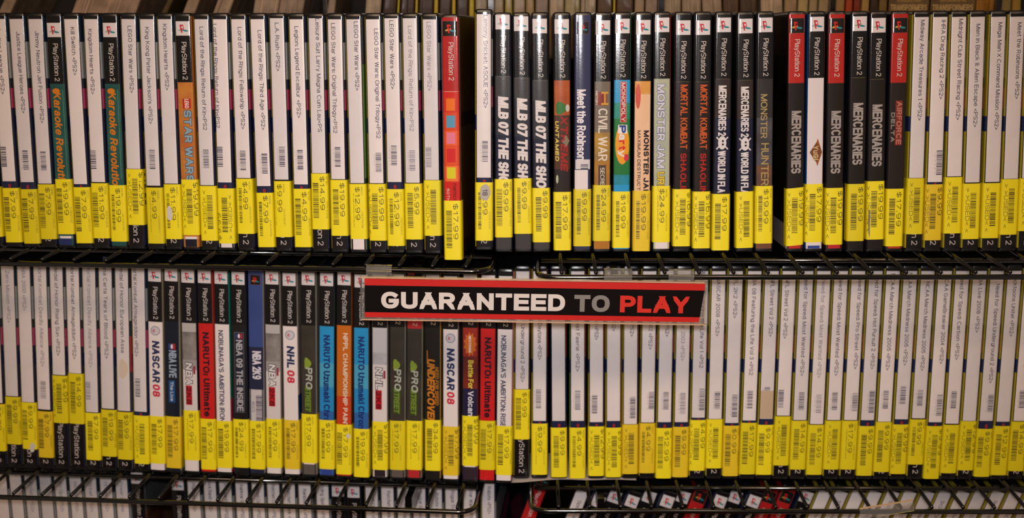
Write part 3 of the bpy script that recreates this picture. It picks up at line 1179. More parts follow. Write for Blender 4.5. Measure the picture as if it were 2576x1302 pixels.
def art_mh(mb, zz):
    vtext(mb, 'MONSTER', zz(241), zz(352), -0.6, 5.2, (170, 146, 96), 0.22, 0.02)
    vtext(mb, 'HUNTER', zz(364), zz(470), 0.4, 6.0, (170, 146, 90), 0.22, 0.02)


G('R', 1, 'grey-brown spine with thin gold lettering', 1933, 1922, -1, 470, 613, art_mh,
  lambda zz, zh: [(zz(300), zh, (46, 44, 44)), (zz(420), zz(300), (84, 84, 90, 60, 56, 58)), (2.5, zz(420), (120, 76, 46, 70, 60, 60))], '$19.99', -0.4)

BACKM = [(2.5, 22, (150, 140, 140)), (22, 187.5, (16, 14, 14, 30, 22, 18))]


def art_merc(mb, zz):
    vtext(mb, 'MERCENARIES', zz(281), zz(438), 0.4, 7.6, (156, 148, 142), 0.22, 0.07)


REDH = (172, 36, 30)
DK = (29, 22, 19)
G('R', 1, 'red-topped black spine beside dark gap', 2013, 2000, 1, 475, 618, art_merc, solid(DK), '$19.99', 3.0, header=REDH, logo='dark', back=BACKM, hend=211,
  bottom=[(2.6, 14, (176, 40, 44))], tilt=0.08)


def art_shield(mb, zz):
    zc = zz(389)
    blob(mb, 2.0, zc, 3.6, 11, (150, 84, 40), 0.2, 4, 0, 0)
    blob(mb, 1.0, zc, 4.4, 6.6, (116, 70, 44), 0.22, 12, 0.2, 4)
    vtext(mb, 'YuGi', zz(372), zz(408), 0.6, 4.2, (196, 170, 120), 0.25, 0.08)


G('R', 1, 'white spine, small bronze shield emblem', 2064, 2048, -3, 465, 610, art_shield, solid((216, 206, 206)), '$17.99', 1.8, bottom=[(2.6, 5, (50, 70, 140)), (5, 14, WHT)],
  front=[(2.5, 187.5, (70, 40, 40))], back=[(2.5, 187.5, (20, 60, 110))])
G('R', 1, 'red-topped black spine, grey lettering', 2115, 2099, 1, 475, 616, art_merc, solid(DK), '$19.99', 2.4, header=REDH, logo='dark', hend=211, bottom=[(2.6, 12, (176, 40, 44))])


def art_merc3(mb, zz):
    rect(mb, -6, 6, zz(202.5), zz(201.7), (120, 110, 70), 0.2)
    vtext(mb, 'MERCENARIES', zz(266), zz(421), 0.2, 7.8, (160, 152, 146), 0.22, 0.07)


G('R', 1, 'all-black spine with grey lettering', 2173, 2153, -4, 465, 607, art_merc3, solid((28, 22, 19)), '$19.99', 1.4, tone=1)
G('R', 1, 'all-black spine with grey lettering', 2221, 2203, 0, 458, 603, art_merc3, solid((28, 22, 19)), '$19.99', 1.8)
add_to_sticker(ALL[-1][0], torn(10, 36, -6.2, -4.2, (120, 110, 100)))


def art_arms(mb, zz):
    rect(mb, -1.8, 3.6, zz(368), zz(256), (120, 44, 34), 0.19)
    vtext(mb, 'AIRFORCE', zz(258), zz(366), 1.2, 4.2, (176, 110, 96), 0.22, 0.07)
    vtext(mb, 'DELTA', zz(286), zz(360), -3.6, 2.8, (150, 140, 130), 0.22, 0.07)


G('R', 1, 'red-topped black spine, red title block', 2276, 2251, 0, 477, 620, art_arms, solid((34, 26, 24)), '$17.99', 0.8, header=REDH, logo='dark', hend=211, bottom=[(2.6, 6, (170, 60, 30))])
RW = dict()
W('R', 1, '', 2332, 2301, 450, 451, 590, 'Midway Arcade Treasures 1 <PS2>', 52, 306, None, '$19.99', 4.4, tx=1.0, tone=1)
W('R', 1, '', 2376, 2348, 460, 466, 605, 'IHRA Drag Racing 2 <PS2>', 52, 253, (381, 444), '$9.99', 2.4, tx=2.6, bx=3, tone=2, nr=1)
W('R', 1, '', 2426, 2397, 446, 448, 588, 'Midnight Club Street Racing <PS2>', 49, 305, None, '$4.99', 4.4, tx=1.5)
W('R', 1, '', 2473, 2443, 461, 464, 602, 'Men in Black II: Alien Escape <PS2>', 62, 323, None, '$4.99', 4.4, tx=0.6)
W('R', 1, '', 2530, 2493, 460, 463, 600, 'Mega Man X Command Mission <PS2>', 58, 330, None, '$7.99', 4.4, tx=1.5)
W('R', 1, '', 2572, 2539, 452, 453, 591, 'Meet the Robinsons <PS2>', 58, 252, None, '$9.99', 4.4, tx=2)
W('R', 1, '', 2620, 2583, 450, 451, 582, 'Medal of Honor <PS2>', 60, 230, None, '$9.99', 4.4)

# ---- second shelf, left rack
W('L', 2, '', -28, 3, 1015, 1018, 1135, 'Mega Man X8 <PS2>', 690, 820, None, '$9.99', 0)
W('L', 2, '', 12, 36, 998, 1000, 1118, 'Zero Mission <PS2>', 684, 815, None, '$9.99', 0.5, faint=True, tone=1)
W('L', 2, 'white smudge on its sticker', 52, 73, 1013, 1014, 1130, 'NBA 2000 <PS2>', 676, 785, None, '$9.99', 0, faint=True)
add_to_sticker(ALL[-1][0], torn(15, 26, 0, 5.5))
W('L', 2, '', 95, 112, 1031, 1036, 1151, 'Mortal Kombat Deadly Alliance <PS2>', 670, 925, (961, 1004), '$7.99', 0, faint=True, tone=2)
W('L', 2, 'sticker high above exposed black base', 136, 152, 945, 947, 1065, 'Medal of Honor Rising Sun <PS2>', 670, 897, None, '$4.99', 3, tone=1)
W('L', 2, 'sticker high above exposed black base', 179, 191, 941, 942, 1067, 'Mortal Kombat Armageddon <PS2>', 670, 906, None, '$14.99', 1, tone=1)
W('L', 2, '', 219, 232, 1038, 1040, 1157, 'Mortal Kombat Deadly Alliance <PS2>', 670, 927, (963, 1008), '$7.99', 1.4, bx=-3, faint=True)
W('L', 2, '', 261, 271, 1029, 1032, 1148, 'Magna Carta Tears of Blood <PS2>', 650, 905, None, '$19.99', 0.5, tone=1)
W('L', 2, 'beige stain on its white label', 294, 311, 1035, 1038, 1156, 'Medal of Honor European Assa', 668, 890, None, '$9.99', 0, tone=1,
  front=[(2.5, 92, (60, 60, 80)), (92, 124, (170, 50, 60)), (124, 138, (40, 50, 60)), (138, 167, (170, 176, 176)), (167, 187, (40, 44, 60))],
  extra=lambda mb, zz: blob(mb, 0, zz(930), 4, 9, (206, 188, 168), 0.27, 14, 0.1, 3))
W('L', 2, '', 339, 357, 1037, 1047, 1167, 'Mortal Kombat Armageddon <PS2>', 668, 900, (955, 1000), '', 4.4, nr=1, tx=-2.5, bx=-2)


def ring_logo(mb, zc):
    blob(mb, 0, zc, 4.2, 4.2, (130, 134, 150), 0.2, 20)
    blob(mb, 0, zc, 3.5, 3.5, (196, 190, 196), 0.23, 20)
    mb.text('EA', 4.4, 2.6, lambda u, v: (u - 2.2, ysurf(u) - 0.27, zc - 1.3 + v), pm((176, 44, 60)), 0.06, 0.15)


def art_nascar(mb, zz):
    ring_logo(mb, zz(830))
    vtext(mb, 'NASCAR', zz(855), zz(959), 0.2, 6.6, (34, 46, 84), 0.22, 0.08, 0.1)
    vtext(mb, '08', zz(963), zz(994), 0.2, 6.6, (196, 46, 70), 0.22, 0.08, 0.1)


G('L', 2, 'white spine, navy and crimson lettering', 382, 393, 5, 1048, 1166, art_nascar, solid(WHT), '$17.99', 0.8, back=[(2.5, 187.5, (60, 66, 90))], front=[(2.5, 187.5, (130, 120, 100))])


def nba_badge(mb, z0, z1, xc=0):
    rect(mb, xc - 3, xc + 3, z0, z1, (50, 60, 120), 0.2)
    rect(mb, xc, xc + 3, z0, z1, (170, 40, 50), 0.22)
    blob(mb, xc, (z0 + z1) / 2, 1.0, (z1 - z0) * 0.4, WHT, 0.24, 10)


def art_nbalive(mb, zz):
    nba_badge(mb, zz(878), zz(863))
    vtext(mb, 'NBA LIVE', zz(880), zz(948), 0.6, 6.6, (150, 166, 186), 0.22, 0.08)
    rect(mb, -3.2, 2.4, zz(1010), zz(955), (36, 76, 130), 0.2)
    vtext(mb, 'The Live', zz(958), zz(1006), -0.4, 2.8, (190, 200, 214), 0.24, 0.04)


G('L', 2, 'near-black spine with pale blue lettering', 425, 434, 4, 1049, 1177, art_nbalive, solid((20, 26, 40)), '$17.99', 0.6, tone=2, front=[(2.5, 187.5, (140, 130, 110))])


def art_2k8(word):
    def f(mb, zz):
        vtext(mb, word, zz(907), zz(962), -0.6, 5.8, (40, 40, 62), 0.19, 0.07, 0.1, None, 1.0)
        vtext(mb, word, zz(907), zz(962), -0.6, 5.8, (216, 210, 208), 0.25, 0.07, 0.1)
        rect(mb, -3.8, 1.8, zz(1012), zz(964), (180, 26, 40), 0.2)
        vtext(mb, '2K8', zz(966), zz(1010), -1.0, 4.6, (100, 14, 24), 0.24, 0.08, 0.1)
        rect(mb, 3.2, 5.0, zz(935), zz(915), (150, 40, 60), 0.2)
    return f


B2K = lambda zz, zh: [(zz(830), zh, (176, 172, 170)), (zz(900), zz(830), (96, 92, 90, 150, 144, 140)), (zz(925), zz(900), (150, 146, 144)), (2.5, zz(925), (206, 198, 196))]
G('L', 2, 'silver spine, grey swirl, red block', 468, 481, 8, 1034, 1158, art_2k8('NBA'), B2K, '$17.99', -1.6, bottom=[(2.6, 20, WHT)])


def art_naruto(c, word, z1=1040):
    def f(mb, zz):
        vtext(mb, word, zz(830), zz(z1), 0.2, 5.6, c, 0.22, 0.08)
    return f


NR = (196, 30, 30)
G('L', 2, 'bright red spine with black lettering', 507, 523, 9, 1055, 1181, art_naruto((40, 18, 30), 'NARUTO: Ultimate'), solid(NR), '$17.99', 0.2, front=[(2.5, 120, (150, 60, 40)), (120, 187.5, (160, 50, 36))])


def art_nobu(word, z1):
    def f(mb, zz):
        vtext(mb, word, zz(823), zz(z1), -1.0, 4.4, (52, 56, 90), 0.22, 0.04)
    return f


G('L', 2, 'white spine, thin dark-blue lettering', 550, 562, 11, 1060, 1177, art_nobu("NOBUNAGA'S AMBITION: IRON", 1052), solid(WHT), '$19.99', 0.6,
  front=[(2.5, 70, (150, 50, 70)), (70, 187.5, (30, 110, 96))], back=[(2.5, 187.5, (150, 60, 60))])


def art_nba09(mb, zz):
    rect(mb, -4.2, 4.2, zz(1026), zz(826), (110, 112, 120), 0.18)
    rect(mb, -3.9, 3.9, zz(1025), zz(827), (30, 34, 48), 0.2)
    nba_badge(mb, zz(842), zz(829))
    vtext(mb, 'NBA 09 THE INSIDE', zz(845), zz(1023), 0.2, 5.6, (166, 164, 170), 0.22, 0.05)


G('L', 2, 'dark spine with pale framed lettering', 594, 605, 13, 1056, 1176, art_nba09, solid((26, 22, 26)), '$24.99', -1.2)


def art_2k9(mb, zz):
    ps_logo(mb, zz(702), dark=True, size=4.2)
    vtext(mb, 'NBA 2K9', zz(880), zz(950), 0.6, 7.6, (206, 204, 214), 0.22, 0.08)
    rect(mb, -6, 6, zz(1060), zz(976), (190, 184, 186), 0.2)
    barcode(mb, 2.2, 2.6, zz(990), zz(1056), M_INK, 3, 0.25)
    mb.text('46372', 10, 2.4, down(-4, zz(1005), 0.25), M_INK, 0.0)


G('L', 2, 'blue spine, white lettering, barcode label', 638, 646, 6, 1060, 1180, art_2k9, lambda zz, zh: [(zz(870), zh, (54, 72, 130)), (2.5, zz(870), (34, 36, 62))], '$17.99', -0.4,
  header=(54, 72, 130), logo=None, ps=False, front=[(2.5, 187.5, (130, 124, 120))])
G('L', 2, 'silver spine, grey swirl, red block', 679, 688, 12, 1055, 1177, art_2k8('NBA'), B2K, '$17.99', -0.8, bottom=[(2.6, 14, WHT)], front=[(2.5, 187.5, (140, 130, 120))])


def art_nhl08(mb, zz):
    ring_logo(mb, zz(830))
    vtext(mb, 'NHL', zz(857), zz(912), 0.4, 6.6, (30, 44, 84), 0.22, 0.08, 0.1)
    vtext(mb, '08', zz(917), zz(949), 0.4, 6.6, (196, 46, 70), 0.22, 0.08, 0.1)


G('L', 2, 'white spine, navy lettering, crimson number', 723, 733, 16, 1058, 1180, art_nhl08, solid(WHT), '$17.99', -0.4, tone=2, front=[(2.5, 40, (200, 196, 196)), (40, 75, (30, 60, 100)), (75, 187.5, (140, 130, 124))])


def art_pro(mb, zz):
    vtext(mb, 'PRO', zz(912), zz(966), 0.4, 5.8, (34, 40, 26), 0.19, 0.07, 0.15, None, 1.0)
    vtext(mb, 'PRO', zz(912), zz(966), 0.4, 5.8, (170, 172, 160), 0.28, 0.07, 0.15)
    rect(mb, -3.6, 2.6, zz(1024), zz(958), (60, 76, 30), 0.2)
    vtext(mb, 'STREET', zz(960), zz(1022), -0.6, 4.8, (110, 134, 50), 0.24, 0.06, 0.15)
    blob(mb, -1, zz(903), 3, 5, (130, 150, 50), 0.2, 12, 0.2, 3)


GRY = (46, 46, 39, 62, 55, 48)
G('L', 2, 'dark grey spine with green lettering', 771, 777, 14, 1043, 1165, art_pro, solid(GRY), '$17.99', -2.2, bottom=[(2.6, 12, (90, 84, 80)), (12, 15, WHT)], front=[(2.5, 187.5, (130, 126, 116))])
CY = lambda zz, zh: [(zz(900), zh, (36, 140, 196)), (zz(960), zz(900), (70, 156, 190)), (zz(1020), zz(960), (36, 132, 190)), (2.5, zz(1020), (44, 96, 160))]
G('L', 2, 'cyan spine with navy lettering', 818, 821, 16, 1058, 1180, art_naruto((24, 50, 110), 'NARUTO Uzumaki Chro', 1048), CY, '$19.99', -0.6, bottom=[(2.6, 16, (48, 66, 140))], front=[(2.5, 187.5, (40, 50, 50))])


def art_nppl(mb, zz):
    vtext(mb, 'NPPL CHAMPIONSHIP PAINTB', zz(827), zz(1075), 1.4, 4.0, (216, 200, 180), 0.22, 0.06)


G('L', 2, 'orange spine with small white lettering', 863, 864, 14, 1069, 1193, art_nppl, lambda zz, zh: [(zz(985), zh, (190, 100, 26)), (2.5, zz(985), (190, 60, 24))], '$17.99', -0.2,
  front=[(2.5, 187.5, (110, 60, 30))])
add_to_sticker(ALL[-1][0], torn(36, 42, 2.0, 6.0))
G('L', 2, 'cyan spine with navy lettering', 904, 908, 20, 1080, 1200, art_naruto((24, 50, 110), 'NARUTO Uzumaki Chron', 1060), CY, '$19.99', -0.6, front=[(2.5, 187.5, (70, 60, 50))])
G('L', 2, 'silver-white spine with red block', 952, 955, 20, 1062, 1182, art_2k8('NHL'), lambda zz, zh: [(zz(870), zh, (190, 188, 192)), (zz(900), zz(870), (150, 150, 156, 190, 188, 190)), (2.5, zz(900), (212, 204, 202))], '$17.99', 3.6,
  bottom=[(2.6, 13, (44, 36, 40))], front=[(2.5, 187.5, (120, 116, 108))], back=[(2.5, 187.5, (120, 110, 96))])
G('L', 2, 'dark grey spine with green lettering', 997, 999, 18, 1060, 1182, art_pro, solid(GRY), '$17.99', -2.8, bottom=[(2.6, 14, (92, 84, 80))], front=[(2.5, 187.5, (130, 126, 116))], tone=1)
G('L', 2, 'red-topped grey spine, green lettering', 1041, 1041, 22, 1060, 1182, art_pro, solid(GRY), '$17.99', -1.4, header=(176, 40, 48), logo='dark', bottom=[(2.6, 14, (176, 42, 44)), (14, 16, WHT)],
  front=[(2.5, 187.5, (130, 126, 100))])


def art_under(mb, zz):
    vtext(mb, 'UNDERCOVER', zz(885), zz(1046), -1.4, 6.4, (196, 120, 36), 0.22, 0.07, 0.2)
    vtext(mb, 'NEED FOR SPEED', zz(905), zz(1000), 3.6, 3.2, (170, 110, 30), 0.22, 0.05, 0.2)
    rect(mb, -5.0, -4.2, zz(900), zz(865), (190, 110, 40), 0.2)


G('L', 2, 'black spine with large orange lettering', 1086, 1088, 20, 1058, 1184, art_under, solid((30, 26, 24)), '$34.99', 0.6, front=[(2.5, 187.5, (170, 130, 60))])
G('L', 2, 'white spine, navy and crimson lettering', 1131, 1133, 24, 1074, 1196, art_nascar, solid(WHT), '$17.99', 3.8, tone=2, bottom=[(2.6, 10, WHT)], front=[(2.5, 187.5, (130, 110, 110))])


def art_nick(mb, zz):
    blob(mb, 0, zz(849), 5.0, 9.5, (206, 104, 36), 0.2, 44, 0.16, 11)
    vtext(mb, 'NICKTOONS', zz(828), zz(870), -0.2, 2.0, (232, 222, 210), 0.24, 0.06)
    vtext(mb, 'Battle For', zz(889), zz(960), 0.6, 4.6, (216, 196, 70), 0.22, 0.06)
    vtext(mb, 'Volcano', zz(966), zz(1040), 0.6, 4.8, (206, 206, 214), 0.22, 0.06)


G('L', 2, 'dark red spine with orange splat', 1181, 1182, 20, 1048, 1172, art_nick, lambda zz, zh: [(zz(880), zh, (150, 44, 34)), (zz(960), zz(880), (76, 28, 34, 120, 40, 30)), (2.5, zz(960), (34, 28, 60))],
  '$9.99', 3.2, bottom=[(2.6, 14, (50, 36, 44)), (14, 17, WHT)], front=[(2.5, 187.5, (120, 36, 30))])
G('L', 2, 'bright red spine with black lettering', 1228, 1226, 22, 1060, 1182, art_naruto((40, 18, 30), 'NARUTO: Ultimate', 1030), solid(NR), '$17.99', 0.0, tone=1)
G('L', 2, 'white spine, thin dark-blue lettering', 1269, 1266, 24, 1073, 1195, art_nobu("NOBUNAGA'S AMBITION: RISE", 1052), solid(WHT), '$17.99', 0.4, bottom=[(2.6, 10, WHT)], front=[(2.5, 187.5, (150, 60, 50))])

# ---- second shelf, right rack
W('R', 2, 'sticker high above exposed black base', 1315, 1312, 981, 982, 1106, 'Need for Speed: Underground 2 <PS2>', 706, 963, None, '$9.99', 0.4, tx=0.5,
  front=[(2.5, 60, (60, 60, 50)), (60, 130, (70, 50, 40)), (130, 187, (110, 60, 40))])
FRD = [(2.5, 60, (60, 40, 44)), (60, 110, (30, 40, 80)), (110, 150, (140, 60, 50)), (150, 187, (90, 50, 40))]
W('R', 2, '', 1358, 1357, 1060, 1067, 1194, 'NASCAR Dirt to Daytona <PS2>', 715, 908, (982, 1029), '$9.99', -1.6, nr=1, front=FRD, bx=-1)
W('R', 2, 'blank white label', 1404, 1406, 1060, 1077, 1200, '', 0, 0, None, '$9.99', 1.0, nr=1, base='white', front=FRD, back=[(2.5, 187.5, (26, 26, 50))])
W('R', 2, '', 1454, 1453, 1060, 1077, 1203, 'Neopets: Darkest Faerie <PS2>', 706, 937, (985, 1032), '$4.99', -0.6, nr=1, front=FRD, back=[(2.5, 96, (90, 130, 80)), (96, 108, (40, 60, 90)), (108, 187, (90, 120, 60))])
W('R', 2, '', 1502, 1500, 1063, 1074, 1197, 'Need for Speed <PS2>', 730, 858, (996, 1042), '$12.99', 3.8, nr=1, front=FRD, bx=-1.5)
W('R', 2, '', 1546, 1546, 1060, 1077, 1200, 'NCAA Football <PS2>', 715, 836, None, '$9.99', 4.0, nr=1, front=[(2.5, 187, (150, 100, 40))])
W('R', 2, '', 1588, 1588, 1068, 1069, 1192, 'NFL Blitz Pro <PS2>', 720, 850, (1000, 1056), '$14.99', 4.2, tx=1, bx=2, tone=2, front=FRD)
W('R', 2, '', 1637, 1627, 1064, 1066, 1190, 'NBA Live 2002 <PS2>', 740, 882, (988, 1033), '$4.99', -1.2, tx=1.5, bx=3, tone=2)
W('R', 2, '', 1678, 1669, 1063, 1078, 1203, 'NBA Street <PS2>', 735, 850, (988, 1033), '$12.99', 0.2, nr=1, tx=1, bx=1)
W('R', 2, '', 1723, 1712, 1063, 1075, 1200, 'NASCAR Thunder 2003 <PS2>', 720, 910, (990, 1045), '$9.99', 0.6, nr=1, tone=2, faint=True, bx=1)
W('R', 2, 'label under crumpled clear film', 1770, 1755, 1052, 1058, 1184, 'NBA 06 Featuring the Life Vol 1 <PS2', 680, 928, (980, 1035), '$4.99', 2.2, tx=1.5, bx=2.8, nr=1)
W('R', 2, '', 1810, 1799, 1055, 1056, 1178, 'NASCAR 2008 <PS2>', 701, 849, (987, 1032), '', 4.2, bx=1.5)
W('R', 2, '', 1851, 1841, 1065, 1072, 1197, 'NFL 2K2 <PS2>', 694, 804, (995, 1050), '$0.99', 0.4, nr=1, bx=2, tone=2, front=[(2.5, 70, (130, 120, 100)), (70, 108, (70, 110, 130)), (108, 150, (160, 130, 90)), (150, 187, (40, 30, 40))])
W('R', 2, '', 1901, 1883, 1059, 1065, 1193, 'NBA 08 Featuring the Life Vol 3 <PS2', 694, 946, (985, 1030), '$17.99', 0.6, nr=1, tone=1)
W('R', 2, 'tan paper patch low on label', 1947, 1927, 1055, 1070, 1194, 'NFL Street Vol 2 <PS2>', 704, 850, (976, 984), '$9.99', 0.2, nr=1, tx=0.8,
  extra=lambda mb, zz: rect(mb, -5.5, 5.5, zz(1054), zz(985), (190, 166, 140), 0.32))
W('R', 2, '', 1990, 1971, 1047, 1049, 1171, 'NFL Street Vol 2 <PS2>', 704, 855, (983, 1027), '', 4.6, tx=-1.4, bx=-2.6, tone=1)
W('R', 2, '', 2034, 2013, 1058, 1060, 1181, 'Need for Speed: Most Wanted <PS2>', 697, 948, (989, 1034), '$14.99', 1.0, tone=1, bx=0.6)
W('R', 2, 'wide yellow cover edge beside it', 2086, 2060, 1068, 1070, 1194, 'Need for Speed: Most Wanted <PS2>', 707, 953, (995, 1040), '$14.99', 0.8, tone=1, faint=True, bx=1)
W('R', 2, '', 2125, 2102, 1058, 1060, 1181, 'Need for Speed: Most Wanted <PS2>', 700, 948, (989, 1033), '', 5.0, tone=1)
W('R', 2, '', 2167, 2140, 1058, 1060, 1181, 'Need for Speed: Pro Street <PS2>', 700, 931, (991, 1036), '$17.99', -1.4, tx=1.6, bx=2.8, tone=1)
W('R', 2, '', 2214, 2182, 1058, 1073, 1196, 'Need for Speed: Hot Pursuit 2 <PS2>', 694, 931, (985, 1040), '$9.99', 1.2, nr=1, tx=1.4, bx=2.6, tone=1)
W('R', 2, '', 2255, 2226, 1062, 1063, 1187, 'NCAA March Madness 2005 <PS2>', 692, 934, (985, 1030), '$9.99', 0.8, tone=1)
W('R', 2, '', 2298, 2267, 1056, 1069, 1192, 'NCAA March Madness 2005 <PS2>', 690, 922, (974, 1020), '$9.99', 2.6, nr=1, tone=1)
W('R', 2, 'leaning right above a gap', 2349, 2302, 1053, 1056, 1168, 'NCAA March Madness 2005 <PS2>', 712, 935, (983, 1024), '$9.99', -0.6, tone=1, tx=0.4, bx=0.2)
W('R', 2, '', 2387, 2349, 1063, 1073, 1204, 'NCAA GameBreaker 2004 <PS2>', 696, 918, (995, 1050), '$9.99', 4.0, nr=1, tx=1.6, bx=2.6, tone=1, back=[(2.5, 22, (196, 186, 170)), (22, 40, (60, 56, 60)), (40, 96, (166, 150, 50)), (96, 108, (38, 50, 92)), (108, 187, (150, 136, 50))])
W('R', 2, '', 2425, 2389, 1067, 1070, 1190, 'Need for Speed: Carbon <PS2>', 696, 908, (986, 1030), '$12.99', 4.4, tone=1)
W('R', 2, '', 2466, 2430, 1060, 1061, 1183, 'NBA Live 2008 <PS2>', 694, 840, None, '$12.99', 4.0, tx=1, tone=1)
W('R', 2, '', 2505, 2469, 1060, 1080, 1199, 'Need for Speed: Underground 2 <PS2>', 718, 966, (995, 1040), '$9.99', 0, nr=1, tx=1.2, bx=2.6, tone=1)
W('R', 2, '', 2547, 2509, 1062, 1073, 1195, 'Nicktoons Unite! <PS2>', 696, 850, None, '$12.99', 0.8, nr=1, tx=1, tone=1)
W('R', 2, '', 2588, 2551, 1060, 1062, 1185, 'NCAA March Madness 2008 <PS2>', 692, 933, (984, 1028), '$14.99', 0.2, tx=1, tone=1)
W('R', 2, '', 2628, 2592, 1060, 1062, 1190, 'NBA Live <PS2>', 700, 800, (984, 1028), '$9.99', 0.2, tone=1)

# ---- third shelf, left rack: only the tops show
F3 = [(-42, -38, 'P'), (-2, 2, ''), (34, 38, ''), (74, 78, 'Pitfall <PS2>'), (110, 114, ''), (148, 151, 'Psi-Ops <PS2>'), (184, 187, 'PAC World <PS2>'), (222, 225, 'Pinball <PS2>'), (262, 265, 'Pirates <PS2>'), (301, 304, 'Power Drome')]
for xt, xb, s in F3:
    W('L', 3, '', xt, xb, 1300, 1400, 1500, s, 1215, 1290, None, None, 0, faint=True)
G('L', 3, 'black spine, grey and brown cover', 341, 344, -34, 0, 0, tears, solid((30, 26, 28)), None, front=[(2.5, 150, (92, 62, 46, 60, 30, 24)), (150, 187.5, (70, 74, 76, 84, 84, 84))])
G('L', 3, 'black spine with white square badge', 443, 446, -18, 0, 0, tears, solid((30, 26, 28)), None)
T3 = [(483, 'Phantasy <PS2>', 1218, 1290), (524, 'Rock Band <PS2>', 1210, 1290), (563, 'R-Type Final <PS2>', 1220, 1312), (604, 'Rainbow Six 3 <PS2>', 1222, 1310), (645, 'Ratchet Clank <PS2>', 1220, 1310),
      (684, 'Ratchet Clank <PS2>', 1222, 1315), (723, 'Ratchet Clank <PS2>', 1231, 1330), (763, 'Rainbow Six <PS2>', 1233, 1320), (810, 'Riding Spirits <PS2>', 1222, 1320)]
for x, s, a, b_ in T3:
    W('L', 3, '', x, x + 3, 1300, 1400, 1500, s, a, b_, None, None, 0)
G('L', 3, 'black spine, white badge, left twin', 846, 848, -2, 0, 0, tears, solid((30, 26, 28)), None)
G('L', 3, 'black spine, white badge, right twin', 885, 887, 1, 0, 0, tears, solid((30, 26, 28)), None)
T3 = [(932, 'Ratchet Clank <PS2>', 1225, 1330), (972, 'Ratchet Clank <PS2>', 1238, 1340), (1013, 'Rez Top <PS2>', 1270, 1340), (1052, 'Rogue Galaxy <PS2>', 1238, 1345), (1094, 'Robots <PS2>', 1243, 1310),
      (1134, 'Rogue Trooper <PS2>', 1237, 1345), (1180, 'Star Wars <PS2>', 1234, 1320)]
for x, s, a, b_ in T3:
    W('L', 3, '', x, x + 2, 1300, 1400, 1500, s, a, b_, None, None, 0, tx=1.2, back=[(2.5, 187, (130, 116, 70))] if x > 960 else None)
W('L', 3, '', 1229, 1226, 1300, 1400, 1500, 'Robots <PS2>', 1233, 1302, None, None, 0, fwd=8, lift=6, tx=1.0)

# ---- third shelf, right rack: a slumped row leaning to the right
X3 = [(1351, 'r'), (1462, 'w'), (1509, 'g'), (1548, 'g'), (1589, 'g'), (1636, 'g'), (1679, 'g'), (1722, 'g'), (1764, 'r'), (1814, 'g'), (1853, 'g'), (1893, 'g'), (1937, 'r'), (1982, 'r'), (2036, 'g'),
      (2074, 'w'), (2117, 'w'), (2158, 'w'), (2200, 'w'), (2247, 'w'), (2290, 'w'), (2336, 'w'), (2378, 'w'), (2424, 'w'), (2468, 'w'), (2512, 'w'), (2556, 'w'), (2600, 'w')]
for i, (x, kd) in enumerate(X3):
    x2 = x - 75 * (0.40 + max(0, x - 1288) / 1300 * 0.075)
    if kd == 'w':
        W('R', 3, '', x, x2, 1300, 1400, 1500, ('Sly Cooper <PS2>', 'Spider-Man <PS2>', 'SOCOM <PS2>', 'Spyro <PS2>')[i % 4], 1262 if i % 3 == 1 else 1284, 1360, None, None, 0,
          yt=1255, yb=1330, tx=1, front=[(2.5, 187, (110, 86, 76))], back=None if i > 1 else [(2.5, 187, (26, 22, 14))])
    elif kd == 'g':
        G('R', 3, 'black spine with white square badge', x, x2, 14, 0, 0, tears, solid((30, 26, 28)), None, yt=1255, yb=1330, fwd=10 if x in (1509, 1589, 1679, 1814, 1893) else 0, front=[(2.5, 187.5, (40, 34, 44))], back=[(2.5, 187.5, (24, 34, 60))])
    else:
        G('R', 3, 'red spine with dark square badge', x, x2, 14 if x > 1400 else -30, 0, 0, tears, solid((170, 30, 32)), None, yt=1255, yb=1330, header=(176, 28, 32), logo='dark', front=[(2.5, 187.5, (110, 26, 26))],
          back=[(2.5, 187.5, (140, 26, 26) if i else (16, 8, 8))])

stand_all()

# ---- labels: what each case looks like, and which one it is
SHELF = {1: 'top shelf', 2: 'second shelf', 3: 'third shelf'}
for side in 'LR':
    for row in (1, 2, 3):
        grp = sorted([a for a in ALL if a[2] == side and a[3] == row], key=lambda a: a[4])
        n = len(grp)
        for i, (o, desc, *_r) in enumerate(grp):
            cost = o.get('cost')
            d = desc or ('white label, %s sticker' % cost if cost and side == 'L' and row == 1 and i > 4 else 'white label strip')
            if 'cost' in o:
                del o['cost']
            where = '%s %s' % (ORD[i + 1], 'from the left edge' if side == 'L' else 'right of the centre gap')
            lab = 'game case, %s, %s, %s' % (d, where, SHELF[row])
            assert len(lab.split()) <= 16, lab
            tag(o, lab, 'game case', 'game cases on the %s, %s rack' % (SHELF[row], 'left' if side == 'L' else 'right'))

# ------------------------------------------------------------------ the hanging sign
zf = ROWZ[1] - 2 * RC - RF
pR = at_height(1500, 697, zf)
YS = pR.y - RF - 3.5
C = {k: at_depth(x, y, YS) for k, (x, y) in dict(tl=(915, 700), tr=(1770, 715), bl=(918, 797), br=(1758, 810)).items()}
o0 = C['bl']
ex = (C['br'] - C['bl']).normalized()
ez = Vector((-ex.z, 0, ex.x))
Lx = (C['br'] - C['bl']).length
Hz = (C['tl'] - C['bl']).dot(ez)
sign = empty('hanging_sign', tuple(o0))
sign.rotation_euler.y = -math.atan2(ex.z, ex.x)
tag(sign, 'black and red GUARANTEED TO PLAY sign hanging from the front wires of the racks', 'sign')
SRED, SBLK = paper((196, 26, 18), 0.4, 0.5), plain('sign_black', (16, 10, 10), 0.6, spec=0.06)
mb = MB()
k = Lx / 842.0


